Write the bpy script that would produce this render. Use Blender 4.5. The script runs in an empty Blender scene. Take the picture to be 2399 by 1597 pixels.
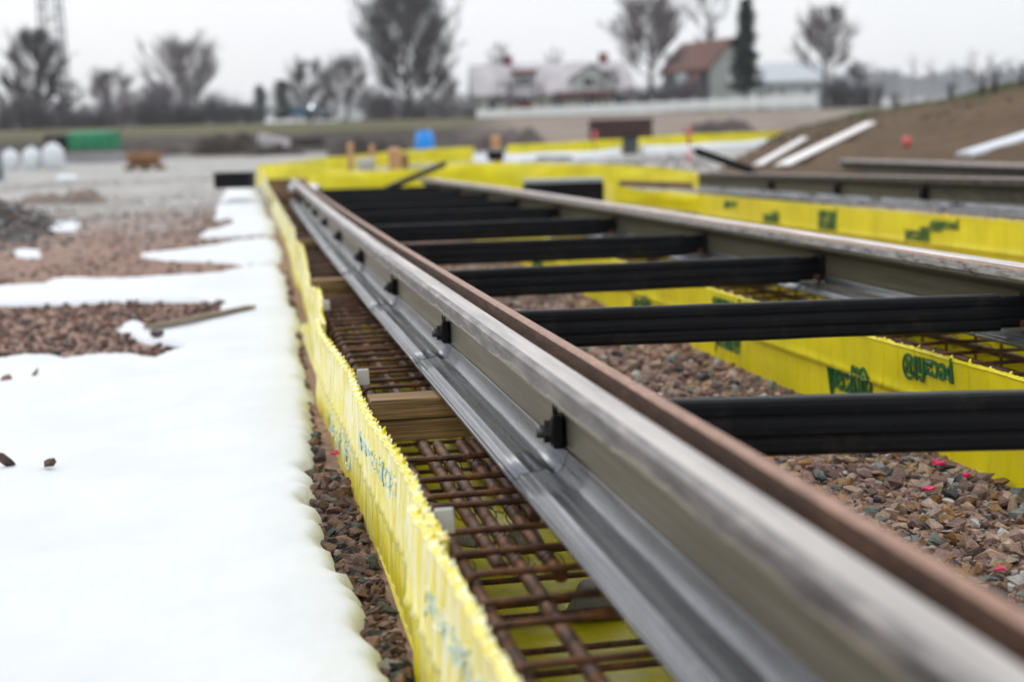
import bpy, bmesh, math, random
import numpy as np
from mathutils import Vector, Matrix, noise as mnoise

random.seed(7); RNG = np.random.default_rng(7)
S = bpy.context.scene
COL = S.collection
PI = math.pi

# ------------------------------------------------------------------ camera solution (z = 0 is the rail head)
FPX = 3470.1; CXP, CYP = 1199.5, 798.5
PIT, YAW, ROL = math.radians(7.7138), math.radians(10.282), math.radians(1.5394)
CAM = np.array([-.4908, 0.0, .3465])
Rv = np.array([math.cos(YAW), -math.sin(YAW), 0]); Fv = np.array([math.sin(YAW), math.cos(YAW), 0])

def ray(px, py):
    x, y = px - CXP, py - CYP
    u = (x*math.cos(ROL) - y*math.sin(ROL))/FPX; w = (x*math.sin(ROL) + y*math.cos(ROL))/FPX
    F = math.cos(PIT) - w*math.sin(PIT); Z = -math.sin(PIT) - w*math.cos(PIT)
    return u*Rv + F*Fv + np.array([0, 0, Z])
def atz(px, py, z): d = ray(px, py); return CAM + d*(z - CAM[2])/d[2]
def atx(px, py, x): d = ray(px, py); return CAM + d*(x - CAM[0])/d[0]
def atF(px, py, F): d = ray(px, py); return CAM + d*F/(d @ Fv)
def ip(x, xs, ys): return float(np.interp(x, xs, ys))

# ------------------------------------------------------------------ the lie of the land
GF = [-50, 6, 10, 14, 18, 22, 40, 52, 70, 95, 130, 200, 400, 1000, 3000]
GZ = [-.46, -.46, -.40, -.30, -.14, -.06, -.04, .0, .95, 1.80, 2.38, 3.4, 5.5, 8.0, 12.0]
def zg(x, y):
    F = (np.array([x, y, 0]) - CAM) @ Fv; r = (np.array([x, y, 0]) - CAM) @ Rv
    z = ip(F, GF, GZ)
    k = min(max((F - 14)/14, 0), 1)*min(max((60 - F)/15, 0), 1)
    return z + k*.03*min(max(r, 0), 6)

# ------------------------------------------------------------------ object helpers
def link(o): COL.objects.link(o); return o
def tag(o, label=None, cat=None, group=None, kind=None):
    if label: o['label'] = label
    if cat: o['category'] = cat
    if group: o['group'] = group
    if kind: o['kind'] = kind
    return o
def empty(name, loc=(0, 0, 0), rz=0, label=None, cat=None, group=None):
    o = link(bpy.data.objects.new(name, None)); o.location = loc; o.rotation_euler = (0, 0, rz); o.empty_display_size = .1
    return tag(o, label, cat, group)
def copy_tree(o, parent=None):
    c = o.copy(); link(c); c.parent = parent
    for ch in list(o.children): copy_tree(ch, c)
    return c

class MB:
    def __init__(s): s.v = []; s.f = []; s.m = []; s.sm = []
    def add(s, vs, fs, mat=0, smooth=False):
        b = len(s.v); s.v += [tuple(float(c) for c in p) for p in vs]
        for f in fs: s.f.append([i + b for i in f]); s.m.append(mat); s.sm.append(smooth)
        return s
    def box(s, c, d, rz=0, mat=0, M=None, taper=1.0):
        x, y, z = [k/2 for k in d]; vs = []
        for k in (-1, 1):
            t = taper if k > 0 else 1
            for (a, b) in ((-1, -1), (1, -1), (1, 1), (-1, 1)):
                p = Vector((a*x*t, b*y*t, k*z))
                if M is not None: p = M @ p
                if rz: p = Matrix.Rotation(rz, 3, 'Z') @ p
                vs.append((p.x + c[0], p.y + c[1], p.z + c[2]))
        return s.add(vs, [(3, 2, 1, 0), (4, 5, 6, 7), (0, 1, 5, 4), (1, 2, 6, 5), (2, 3, 7, 6), (3, 0, 4, 7)], mat)
    def tube(s, pts, r, n=8, mat=0, closed=False, caps=True, smooth=True):
        P = [Vector(p) for p in pts]; N = len(P)
        rr = r if hasattr(r, '__len__') else [r]*N
        vs = []; up = None
        for i in range(N):
            a = P[i-1] if (i or closed) else P[0]; b = P[(i+1) % N] if (i < N-1 or closed) else P[-1]
            t = (b - a)
            t = t.normalized() if t.length > 1e-9 else Vector((0, 0, 1))
            if up is None:
                up = Vector((0, 0, 1)) if abs(t.z) < .9 else Vector((1, 0, 0))
            u = (up - t*up.dot(t))
            u = u.normalized() if u.length > 1e-6 else t.orthogonal().normalized()
            up = u; w = t.cross(u)
            for k in range(n):
                an = 2*PI*k/n; vs.append(P[i] + (u*math.cos(an) + w*math.sin(an))*rr[i])
        fs = []
        for i in range(N if closed else N-1):
            j = (i+1) % N
            for k in range(n): fs.append((i*n+k, i*n+(k+1) % n, j*n+(k+1) % n, j*n+k))
        s.add(vs, fs, mat, smooth)
        if caps and not closed:
            b = len(s.v) - N*n
            s.f.append([b+k for k in range(n)][::-1]); s.m.append(mat); s.sm.append(False)
            s.f.append([b+(N-1)*n+k for k in range(n)]); s.m.append(mat); s.sm.append(False)
        return s
    def lathe(s, prof, c, n=20, mat=0, smooth=True):
        vs = []; fs = []
        for (r, z) in prof:
            for k in range(n): an = 2*PI*k/n; vs.append((c[0]+r*math.cos(an), c[1]+r*math.sin(an), c[2]+z))
        for i in range(len(prof)-1):
            for k in range(n): fs.append((i*n+k, i*n+(k+1) % n, (i+1)*n+(k+1) % n, (i+1)*n+k))
        fs.append([k for k in range(n)][::-1]); fs.append([(len(prof)-1)*n+k for k in range(n)])
        return s.add(vs, fs, mat, smooth)
    def sweep(s, prof, secs, mats=None, caps=True, smooth=False):
        """prof: closed list of (x, z); secs: list of (dx, y, dz)"""
        n = len(prof); vs = []
        for (dx, y, dz) in secs:
            for (x, z) in prof: vs.append((x+dx, y, z+dz))
        base = len(s.v); s.v += vs
        for i in range(len(secs)-1):
            for k in range(n):
                s.f.append([base+i*n+k, base+(i+1)*n+k, base+(i+1)*n+(k+1) % n, base+i*n+(k+1) % n])
                s.m.append(mats[k] if mats else 0); s.sm.append(smooth)
        if caps:
            s.f.append([base+k for k in range(n)]); s.m.append(0); s.sm.append(False)
            s.f.append([base+(len(secs)-1)*n+k for k in range(n)][::-1]); s.m.append(0); s.sm.append(False)
        return s
    def grid(s, rows, mat=0, smooth=True, thick=0):
        """rows: list of equally long lists of points"""
        n = len(rows[0]); vs = [p for r in rows for p in r]
        fs = [(i*n+k, i*n+k+1, (i+1)*n+k+1, (i+1)*n+k) for i in range(len(rows)-1) for k in range(n-1)]
        return s.add(vs, fs, mat, smooth)
    def build(s, name, mats, parent=None, fix=False, **t):
        me = bpy.data.meshes.new(name); me.from_pydata(s.v, [], s.f)
        for m in (mats if isinstance(mats, (list, tuple)) else [mats]): me.materials.append(m)
        me.polygons.foreach_set('material_index', s.m); me.polygons.foreach_set('use_smooth', s.sm)
        if fix:
            bm = bmesh.new(); bm.from_mesh(me); bmesh.ops.recalc_face_normals(bm, faces=bm.faces); bm.to_mesh(me); bm.free()
        me.update()
        o = link(bpy.data.objects.new(name, me)); o.parent = parent
        return tag(o, **t)

def bevel(o, w, seg=2, ang=.6):
    m = o.modifiers.new('bevel', 'BEVEL'); m.width = w; m.segments = seg; m.limit_method = 'ANGLE'; m.angle_limit = ang
    return o

# ------------------------------------------------------------------ materials
class NT:
    def __init__(s, name):
        s.m = bpy.data.materials.new(name); s.m.use_nodes = True; s.t = s.m.node_tree
        s.b = s.t.nodes['Principled BSDF']; s._c = None
    def n(s, typ, **kw):
        nd = s.t.nodes.new(typ)
        for k, v in kw.items():
            if k in ('operation', 'blend_type', 'data_type', 'noise_dimensions', 'feature', 'attribute_name', 'bands_direction', 'wave_type', 'interpolation_type', 'clamp', 'musgrave_type'): setattr(nd, k, v)
            else: nd.inputs[k].default_value = v
        return nd
    def l(s, a, b): s.t.links.new(a, b)
    @property
    def obj(s):
        if s._c is None: s._c = s.t.nodes.new('ShaderNodeTexCoord')
        return s._c.outputs['Object']
    def mapv(s, scale=(1, 1, 1), loc=(0, 0, 0), src=None):
        nd = s.t.nodes.new('ShaderNodeMapping'); nd.inputs['Scale'].default_value = scale; nd.inputs['Location'].default_value = loc
        s.l(src or s.obj, nd.inputs['Vector']); return nd.outputs[0]
    def noise(s, scale, detail=4, rough=.6, vec=None):
        nd = s.n('ShaderNodeTexNoise', Scale=scale, Detail=detail, Roughness=rough); s.l(vec or s.obj, nd.inputs['Vector']); return nd.outputs['Fac']
    def vor(s, scale, vec=None, feature='F1', out='Distance'):
        nd = s.n('ShaderNodeTexVoronoi', Scale=scale, feature=feature); s.l(vec or s.obj, nd.inputs['Vector']); return nd.outputs[out]
    def ramp(s, fac, stops):
        nd = s.t.nodes.new('ShaderNodeValToRGB'); s.l(fac, nd.inputs['Fac']); e = nd.color_ramp.elements
        while len(e) < len(stops): e.new(.5)
        for i, (p, c) in enumerate(stops):
            e[i].position = p; e[i].color = (*c, 1) if hasattr(c, '__len__') else (c, c, c, 1)
        return nd.outputs['Color']
    def mix(s, fac, a, b, mode='MIX'):
        nd = s.t.nodes.new('ShaderNodeMix'); nd.data_type = 'RGBA'; nd.blend_type = mode
        for sock, v in ((nd.inputs[0], fac), (nd.inputs[6], a), (nd.inputs[7], b)):
            if hasattr(v, 'links'): s.l(v, sock)
            elif hasattr(v, '__len__'): sock.default_value = (*v, 1)
            else: sock.default_value = v
        return nd.outputs[2]
    def math(s, op, a, b=0.0, c=None):
        nd = s.t.nodes.new('ShaderNodeMath'); nd.operation = op
        for i, v in enumerate((a, b, c)):
            if v is None: continue
            if hasattr(v, 'links'): s.l(v, nd.inputs[i])
            else: nd.inputs[i].default_value = v
        return nd.outputs[0]
    def sep(s, src=None):
        nd = s.t.nodes.new('ShaderNodeSeparateXYZ'); s.l(src or s.obj, nd.inputs[0]); return nd.outputs
    def bump(s, h, strength=.3, dist=.01):
        nd = s.n('ShaderNodeBump', Strength=strength, Distance=dist); s.l(h, nd.inputs['Height']); s.l(nd.outputs[0], s.b.inputs['Normal']); return nd
    def out(s, color=None, rough=.5, metal=0.0, spec=None):
        if color is not None:
            if hasattr(color, 'links'): s.l(color, s.b.inputs['Base Color'])
            else: s.b.inputs['Base Color'].default_value = (*color, 1)
        if hasattr(rough, 'links'): s.l(rough, s.b.inputs['Roughness'])
        else: s.b.inputs['Roughness'].default_value = rough
        if hasattr(metal, 'links'): s.l(metal, s.b.inputs['Metallic'])
        else: s.b.inputs['Metallic'].default_value = metal
        if spec is not None: s.b.inputs['Specular IOR Level'].default_value = spec
        return s.m

def plain(name, c, rough=.6, metal=0, var=.25, scale=6, bump=0, bscale=None, spec=None):
    t = NT(name); f = t.noise(scale, 5, .65)
    lo = tuple(k*(1-var) for k in c); hi = tuple(min(1, k*(1+var)) for k in c)
    t.out(t.ramp(f, [(.3, lo), (.7, hi)]), rough, metal, spec)
    if bump: t.bump(t.noise(bscale or scale*4, 5, .7), bump, .01)
    return t.m

# rail steel below the running surface: olive dull web, purple-grey mill scale band along the head side with a ragged pale edge
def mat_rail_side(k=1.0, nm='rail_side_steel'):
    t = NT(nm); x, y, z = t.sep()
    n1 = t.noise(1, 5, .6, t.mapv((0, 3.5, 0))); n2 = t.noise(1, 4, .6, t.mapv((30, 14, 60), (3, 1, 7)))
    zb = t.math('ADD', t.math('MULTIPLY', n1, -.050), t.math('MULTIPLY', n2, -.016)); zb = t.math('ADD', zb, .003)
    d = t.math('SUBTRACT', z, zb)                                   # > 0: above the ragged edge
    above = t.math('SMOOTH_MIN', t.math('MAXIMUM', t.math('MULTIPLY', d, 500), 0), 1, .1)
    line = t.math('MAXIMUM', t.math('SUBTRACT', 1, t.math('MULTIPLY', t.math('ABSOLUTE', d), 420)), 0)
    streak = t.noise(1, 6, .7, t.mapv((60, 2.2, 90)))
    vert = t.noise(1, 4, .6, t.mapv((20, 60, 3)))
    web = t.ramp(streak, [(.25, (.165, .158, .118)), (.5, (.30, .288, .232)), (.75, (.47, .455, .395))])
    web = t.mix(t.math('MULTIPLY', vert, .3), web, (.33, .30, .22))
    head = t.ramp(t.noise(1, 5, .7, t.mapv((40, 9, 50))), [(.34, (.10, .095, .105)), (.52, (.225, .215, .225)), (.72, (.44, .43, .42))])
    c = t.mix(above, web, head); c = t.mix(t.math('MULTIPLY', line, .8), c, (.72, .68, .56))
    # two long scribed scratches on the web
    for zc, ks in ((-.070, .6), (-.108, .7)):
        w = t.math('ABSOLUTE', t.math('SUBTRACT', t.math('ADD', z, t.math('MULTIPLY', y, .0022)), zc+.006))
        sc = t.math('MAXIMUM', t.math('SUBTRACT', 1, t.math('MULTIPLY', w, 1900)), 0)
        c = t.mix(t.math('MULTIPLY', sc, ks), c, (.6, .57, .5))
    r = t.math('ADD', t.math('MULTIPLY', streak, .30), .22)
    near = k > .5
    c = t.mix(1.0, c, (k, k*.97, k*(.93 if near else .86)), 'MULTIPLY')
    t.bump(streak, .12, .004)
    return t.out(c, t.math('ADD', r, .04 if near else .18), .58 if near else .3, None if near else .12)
def mat_rail_top():
    t = NT('rail_running_surface'); x, y, z = t.sep()
    s = t.noise(1, 5, .65, t.mapv((35, 1.6, 10))); sp = t.noise(1, 6, .75, t.mapv((150, 45, 150)))
    c = t.ramp(s, [(.3, (.26, .238, .222)), (.5, (.49, .450, .422)), (.72, (.70, .645, .61))])
    e = t.math('MULTIPLY', t.math('GREATER_THAN', t.math('ABSOLUTE', t.math('ADD', x, .0)), .043), 1.0)
    chips = t.ramp(sp, [(.40, 1), (.47, 0)])
    c = t.mix(t.math('MULTIPLY', e, chips), c, (.12, .12, .13))
    t.bump(t.noise(1, 6, .7, t.mapv((90, 20, 90))), .1, .004)
    return t.out(c, t.math('ADD', t.math('MULTIPLY', s, .34), .16), .85)
def mat_rust(name, lo, mid, hi, rough=.75, stretch=(40, 9, 40)):
    t = NT(name); f = t.noise(1, 6, .72, t.mapv(stretch)); g = t.noise(1, 5, .7, t.mapv(tuple(k*4 for k in stretch)))
    c = t.ramp(t.math('ADD', t.math('MULTIPLY', f, .7), t.math('MULTIPLY', g, .3)), [(.32, lo), (.5, mid), (.68, hi)])
    t.bump(g, .35, .003); return t.out(c, rough, .05)
def mat_lip_silver():
    t = NT('rail_lip_side'); f = t.noise(1, 6, .75, t.mapv((60, 16, 90)))
    c = t.ramp(f, [(.36, (.05, .05, .055)), (.43, (.34, .335, .35)), (.62, (.62, .60, .61))])
    t.bump(f, .4, .004); return t.out(c, .38, .6)
def mat_foot():
    t = NT('rail_foot_sleeve'); s = t.noise(1, 6, .7, t.mapv((70, 1.4, 40))); d = t.noise(1, 6, .75, t.mapv((60, 22, 60), (2, 5, 1)))
    c = t.ramp(s, [(.28, (.065, .07, .08)), (.5, (.155, .163, .18)), (.74, (.33, .345, .375))])
    c = t.mix(t.ramp(d, [(.30, .75), (.42, 0)]), c, (.06, .06, .065)); c = t.mix(t.ramp(d, [(.64, 0), (.72, .5)]), c, (.55, .56, .58))
    t.bump(t.math('ADD', s, t.math('MULTIPLY', d, .4)), .25, .004)
    return t.out(c, t.math('ADD', t.math('MULTIPLY', s, .35), .12), .65)
def mat_rebar():
    t = NT('rusty_rebar'); f = t.noise(28, 6, .7); g = t.noise(120, 4, .7)
    c = t.ramp(f, [(.3, (.016, .007, .0035)), (.48, (.070, .026, .008)), (.68, (.24, .085, .017))]); c = t.mix(t.math('MULTIPLY', g, .2), c, (.05, .026, .014))
    t.bump(g, .4, .002); return t.out(c, .62, .15)
def mat_black_rubber():
    t = NT('black_rubber'); s = t.noise(1, 5, .7, t.mapv((3, 60, 60))); d = t.noise(14, 6, .75)
    c = t.ramp(s, [(.3, (.005, .005, .006)), (.7, (.011, .012, .014))]); c = t.mix(t.ramp(d, [(.55, 0), (.8, .5)]), c, (.055, .047, .040)); sc = t.noise(1, 5, .8, t.mapv((5, 160, 160), (4, 2, 9))); c = t.mix(t.ramp(sc, [(.66, 0), (.74, .5)]), c, (.07, .07, .075))
    t.bump(t.noise(1, 5, .7, t.mapv((8, 90, 90))), .18, .004)
    return t.out(c, t.math('ADD', t.math('MULTIPLY', d, .25), .30), 0, .07)
def mat_yellow(name='yellow_plastic', c0=(.80, .70, .001), dirt=.12, rough=.30, pale=(.80, .76, .42), lohi=(.55, .72)):  # dirt weights the pale streaks, on snow-side sheets a painted snow reflection
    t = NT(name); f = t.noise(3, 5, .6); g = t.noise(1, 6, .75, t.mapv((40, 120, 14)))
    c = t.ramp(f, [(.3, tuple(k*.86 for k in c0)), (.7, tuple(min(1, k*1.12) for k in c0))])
    if name.startswith('snow'):
        g = t.noise(1, 5, .7, t.mapv((40, 48, 5)))
        wet = t.math('MULTIPLY', t.ramp(g, [(lohi[0], 0), (lohi[1], 1)]), t.math('MINIMUM', t.math('MAXIMUM', t.math('MULTIPLY', t.math('ADD', t.sep()[2], .38), 9), .35), 1))  # wet masks the pale streaks, on snow-side sheets the painted snow reflection
    else: wet = t.ramp(g, [(lohi[0], 0), (lohi[1], 1)])
    c = t.mix(t.math('MULTIPLY', wet, dirt), c, pale)  # pale streaks weighted by dirt; on snow-side sheets a painted snow reflection
    dn = t.noise(9, 6, .8)
    c = t.mix(t.ramp(dn, [(.60, 0), (.75, .35)]), c, (.26, .18, .05))
    t.bump(t.math('ADD', g, t.math('MULTIPLY', t.noise(45, 5, .7), .8)), .35, .003)
    t.b.inputs['Coat Weight'].default_value = .25; t.b.inputs['Coat Roughness'].default_value = .22
    return t.out(c, t.math('ADD', t.math('MULTIPLY', g, .35), rough-.12), 0, .5)
def mat_worn():
    t = NT('worn_green_print'); g = t.noise(1, 6, .75, t.mapv((40, 90, 9)))
    t.out(t.ramp(g, [(.40, (.05, .27, .25)), (.48, (.34, .52, .44)), (.54, (.85, .80, .50))]), .3); return t.m
def mat_wood(name, dark, light, axis=0, scale=1.0):
    t = NT(name); st = [170, 170, 170]; st[axis] = 4
    g = t.noise(1, 6, .75, t.mapv(tuple(k*scale for k in st))); b = t.noise(4, 4, .6)
    c = t.ramp(g, [(.36, dark), (.50, tuple((p+q)/2 for p, q in zip(dark, light))), (.62, light)]); c = t.mix(t.ramp(b, [(.5, 0), (.7, .6)]), c, tuple(k*.45 for k in dark))
    t.bump(g, .35, .002); return t.out(c, .75, 0, .3)
def mat_stones():
    t = NT('crushed_stone'); a = t.n('ShaderNodeAttribute', attribute_name='stone_col')
    f = t.noise(55, 6, .75); g = t.noise(220, 4, .7)
    c = t.mix(.75, a.outputs['Color'], t.ramp(f, [(.32, .22), (.66, 1.0)]), 'MULTIPLY')
    c = t.mix(t.ramp(g, [(.60, 0), (.70, .5)]), c, (.42, .38, .33))
    t.bump(t.math('ADD', f, t.math('MULTIPLY', g, .6)), .9, .006)
    return t.out(c, .72, 0, .4)
def mat_ground():
    t = NT('ground_soil_and_gravel'); x, y, z = t.sep()
    geo = t.n('ShaderNodeNewGeometry'); P = geo.outputs['Position']
    px, py, pz = t.sep(P)
    F = t.math('ADD', t.math('MULTIPLY', px, float(Fv[0])), t.math('MULTIPLY', py, float(Fv[1])))
    r = t.math('ADD', t.math('MULTIPLY', px, float(Rv[0])), t.math('MULTIPLY', py, float(Rv[1])))
    big = t.noise(.35, 5, .6, P); mid = t.noise(2.2, 5, .65, P); v = t.vor(38, P, out='Color'); v2 = t.vor(9, P, out='Color')
    brown = t.ramp(t.noise(26, 6, .8, P), [(.3, (.13, .080, .066)), (.5, (.27, .165, .13)), (.72, (.40, .26, .21))])
    brown = t.mix(.35, brown, t.ramp(t.sep(v)[0], [(.1, (.06, .055, .055)), (.5, (.25, .155, .125)), (.9, (.42, .30, .22))]))
    grey = t.ramp(t.noise(12, 6, .8, P), [(.3, (.28, .275, .265)), (.55, (.42, .415, .40)), (.72, (.52, .515, .50))])
    grey = t.mix(.8, grey, t.ramp(t.noise(1.6, 6, .75, P), [(.34, (.62, .58, .55)), (.5, (.9, .89, .88)), (.6, (1, 1, 1))]), 'MULTIPLY')
    gmask = t.math('ADD', t.math('MULTIPLY', t.math('SUBTRACT', F, 12.0), .22), t.math('MULTIPLY', t.math('SUBTRACT', mid, .5), 2.6))
    gmask = t.math('ADD', gmask, t.math('MULTIPLY', t.math('ABSOLUTE', t.math('ADD', r, .3)), .05))
    gmask = t.math('MINIMUM', t.math('MAXIMUM', gmask, 0), 1)
    c = t.mix(gmask, brown, grey)
    # dug soil, then rough winter grass up the rise
    soil = t.ramp(t.noise(.45, 6, .7, P), [(.3, (.012, .009, .007)), (.5, (.032, .024, .018)), (.72, (.09, .07, .055))])
    tan = t.ramp(t.noise(.5, 6, .7, P), [(.3, (.17, .135, .11)), (.7, (.30, .245, .205))])
    grass = t.ramp(t.noise(.35, 6, .75, P), [(.3, (.055, .052, .024)), (.5, (.098, .090, .042)), (.72, (.16, .14, .075))])
    right = t.math('MINIMUM', t.math('MAXIMUM', t.math('ADD', t.math('MULTIPLY', r, .22), t.math('MULTIPLY', big, 2.0)), 0), 1.0)
    right = t.math('MINIMUM', t.math('MAXIMUM', t.math('SUBTRACT', t.math('MULTIPLY', t.math('ADD', r, t.math('MULTIPLY', F, .06)), .25), t.math('MULTIPLY', big, .5)), 0), 1)
    soil = t.mix(right, soil, tan)
    def step(a, b): return t.math('MINIMUM', t.math('MAXIMUM', t.math('DIVIDE', t.math('SUBTRACT', t.math('ADD', F, t.math('MULTIPLY', t.math('SUBTRACT', big, .5), 10)), a), b-a), 0), 1)
    c = t.mix(step(51, 55), c, soil)
    gl = t.math('ADD', 68.0, t.math('MULTIPLY', right, 22.0))
    g2 = t.math('MINIMUM', t.math('MAXIMUM', t.math('MULTIPLY', t.math('SUBTRACT', t.math('ADD', F, t.math('MULTIPLY', t.math('SUBTRACT', big, .5), 14)), gl), .2), 0), 1)
    c = t.mix(g2, c, grass)
    t.bump(t.math('ADD', t.sep(v)[1], t.sep(v2)[0]), .6, .02)
    return t.out(c, .9, 0, .2)
def mat_snow():
    t = NT('old_snow'); f = t.noise(2.5, 5, .6); g = t.noise(160, 5, .75); h = t.noise(24, 6, .7)
    c = t.ramp(f, [(.3, (.595, .625, .665)), (.7, (.665, .69, .72))])
    sp = t.ramp(t.noise(60, 3, .8), [(.76, 0), (.80, .5)])
    c = t.mix(sp, c, (.35, .30, .25))
    t.bump(t.math('ADD', t.math('MULTIPLY', g, .5), h), .35, .006)
    t.b.inputs['Subsurface Weight'].default_value = .0
    return t.out(c, .6, 0, .2)

M = dict(
    side=mat_rail_side(.68), sideshade=mat_rail_side(.30, 'shaded_rail_side_steel'), top=mat_rail_top(),  # second copy darkened: dark reflections and shelter painted into the steel colour
    groove=mat_rust('groove_rust', (.030, .015, .009), (.070, .034, .019), (.14, .068, .038)),
    lip=mat_rust('lip_rust', (.13, .060, .034), (.26, .128, .076), (.42, .235, .155), .45, (70, 16, 70)),  # lighter rust copy for the lip top, sky light put into the colour
    lipside=mat_lip_silver(), foot=mat_foot(), rebar=mat_rebar(), rubber=mat_black_rubber(),
    yellow=mat_yellow(), yfloor=mat_yellow('wet_yellow_sheet', (.58, .52, .004), .25, .16), ysheen=mat_yellow('snow_reflection_yellow_plastic', (.82, .70, .004), .90, .22, (.92, .90, .62), (.47, .58)), tealworn=mat_worn(),  # snow-side yellow carries the pale reflection of snow and sky in its colour
    teal=plain('green_print', (.006, .115, .042), .35, 0, .3, 30),
    board=mat_wood('weathered_board', (.070, .040, .017), (.34, .215, .095)),
    lath=mat_wood('grey_lath', (.10, .075, .05), (.27, .21, .14), 0),
    post=mat_wood('fresh_timber', (.36, .19, .085), (.60, .36, .19), 2),
    stone=mat_stones(), ground=mat_ground(), snow=mat_snow(),
    steelnut=plain('dark_nut_steel', (.018, .018, .02), .45, .4, .3, 60), galv=plain('dull_rod_steel', (.10, .10, .10), .4, .7, .3, 60),
    plast=plain('white_clip_plastic', (.62, .61, .57), .35, 0, .1, 40), conc=plain('concrete_block', (.27, .26, .245), .85, 0, .2, 30, .4, 120),
    wire=plain('tie_wire', (.030, .022, .018), .5, .5, .3, 60), pink=plain('pink_paint', (.72, .012, .13), .5, 0, .15, 40),
    bark=plain('grey_bark', (.085, .078, .075), .9, 0, .3, 4), twig=plain('winter_twigs', (.18, .16, .175), .9, 0, .25, 1),
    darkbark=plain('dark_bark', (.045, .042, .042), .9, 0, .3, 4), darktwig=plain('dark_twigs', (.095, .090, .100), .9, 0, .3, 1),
    paletwig=plain('pale_hazy_twigs', (.33, .32, .335), .9, 0, .15, 1), needle=plain('spruce_needles', (.022, .036, .026), .85, 0, .4, 2),  # pale twigs carry distance haze in their colour
)

# ------------------------------------------------------------------ rails
PROF = [  # (x, z, material of the edge that starts here) - outer head side is -x, groove and lip +x
 (-.090, -.180, 0), (-.090, -.173, 0), (-.030, -.169, 0), (-.017, -.164, 0), (-.010, -.152, 0), (-.006, -.134, 0), (-.006, -.080, 0), (-.008, -.064, 0),
 (-.016, -.052, 0), (-.034, -.044, 0), (-.051, -.039, 0), (-.0555, -.034, 0), (-.056, -.012, 0), (-.0545, -.005, 0), (-.050, -.0012, 0), (-.042, 0, 1),
 (-.012, 0, 1), (-.004, -.0015, 1), (-.0005, -.005, 2), (.001, -.014, 2), (.004, -.032, 2), (.011, -.044, 2), (.020, -.047, 2), (.028, -.043, 2), (.0335, -.030, 2), (.0352, -.010, 2),
 (.0362, -.0025, 3), (.0385, 0, 3), (.0545, 0, 3), (.0568, -.0022, 4), (.057, -.024, 0), (.057, -.034, 0), (.050, -.042, 0), (.020, -.056, 0), (.009, -.064, 0), (.006, -.080, 0), (.006, -.130, 0),
 (.008, -.143, 0), (.014, -.153, 0), (.030, -.160, 0), (.090, -.170, 0), (.090, -.180, 0)]
SLV = [(-.0915, -.1835), (-.0955, -.1805), (-.0968, -.1755), (-.0945, -.1722), (-.0905, -.1735), (-.0888, -.1765), (-.0868, -.1745), (-.0845, -.1672), (-.080, -.1650),
       (-.070, -.1640), (-.069, -.1630), (-.067, -.1630), (-.066, -.1638), (-.052, -.1612), (-.0445, -.1592), (-.0405, -.1602), (-.0365, -.1640), (-.031, -.1668), (-.025, -.1668), (-.0195, -.1636),
       (-.0148, -.1570), (-.0112, -.1480), (-.0092, -.1400), (-.0082, -.1345), (-.0065, -.1325), (-.0062, -.1360), (-.0095, -.1520), (-.0165, -.1637), (-.030, -.1688), (-.0895, -.1728), (-.0899, -.1795)]
def rail(name, path, mirror, label, joints, group='grooved tram rails', sleeves=True, side='side'):
    """path: list of (x, y, z) of the running edge"""
    root = empty(name, (0, 0, 0), 0, label, 'rail', group)
    sgn = -1 if mirror else 1
    P = [(sgn*x, z) for x, z, m in PROF]; mats = [m for x, z, m in PROF]
    if mirror: P = P[::-1]; mats = mats[::-1]; mats = mats[1:] + mats[:1]
    # the rail is modelled in its own straight frame, bent by the path
    xs = [p[0] for p in path]; ys = [p[1] for p in path]; zs = [p[2] for p in path]
    x0 = xs[0]; root.location = (x0, 0, 0)
    n = max(12, int((ys[-1]-ys[0])/.35)); sec = []
    for i in range(n+1):
        y = ys[0] + (ys[-1]-ys[0])*i/n
        sec.append((ip(y, ys, xs)-x0, y, ip(y, ys, zs)))
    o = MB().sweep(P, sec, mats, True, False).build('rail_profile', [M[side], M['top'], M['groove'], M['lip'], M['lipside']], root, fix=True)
    if sleeves:
        for k, (a, b) in enumerate(zip(joints[:-1], joints[1:])):
            for sd in (1, -1):
                pr = [(sd*x, z) for x, z in SLV]
                if sd < 0: pr = pr[::-1]
                dz = random.uniform(.0003, .0012); dx = random.uniform(-.0012, .0006)*sd
                ss = []
                for i in range(9):
                    y = a + .004 + (b - a - .008)*i/8; e = .0006 if i in (0, 8) else 0
                    w = .0012*mnoise.noise((y*3, k, 1.7))
                    ss.append((ip(y, ys, xs)-x0+dx - sd*(e + w), y, ip(y, ys, zs)+dz+w))
                MB().sweep(pr, ss, None, True, True).build('foot_sleeve', M['foot'], root, fix=True)
    return root
G = 1.435
BARS = [2.235, 3.51, 4.70, 6.03, 7.46, 8.85, 10.15, 11.45, 12.75, 14.0]
J = [-.6, .93] + [b - .035 for b in BARS] + [15.2]
lp = [(.0, -1, 0), (0, 5, 0), (.012, 7.4, 0), (.030, 9.5, 0), (.048, 11.5, .004), (.070, 13.5, .010), (.092, 15.3, .016)]
rail('tram_rail', lp, False, 'long grooved tram rail nearest the camera, running from the bottom right corner', J)
rp = [(G, -1, 0), (G, 9, 0), (G-.005, 11, 0), (G-.03, 13, -.004), (G-.06, 15.0, -.008)]
rail('tram_rail', rp, True, 'second tram rail, the one the far ends of the black tie bars bolt to', J[:-1] + [14.9], side='sideshade')
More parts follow.
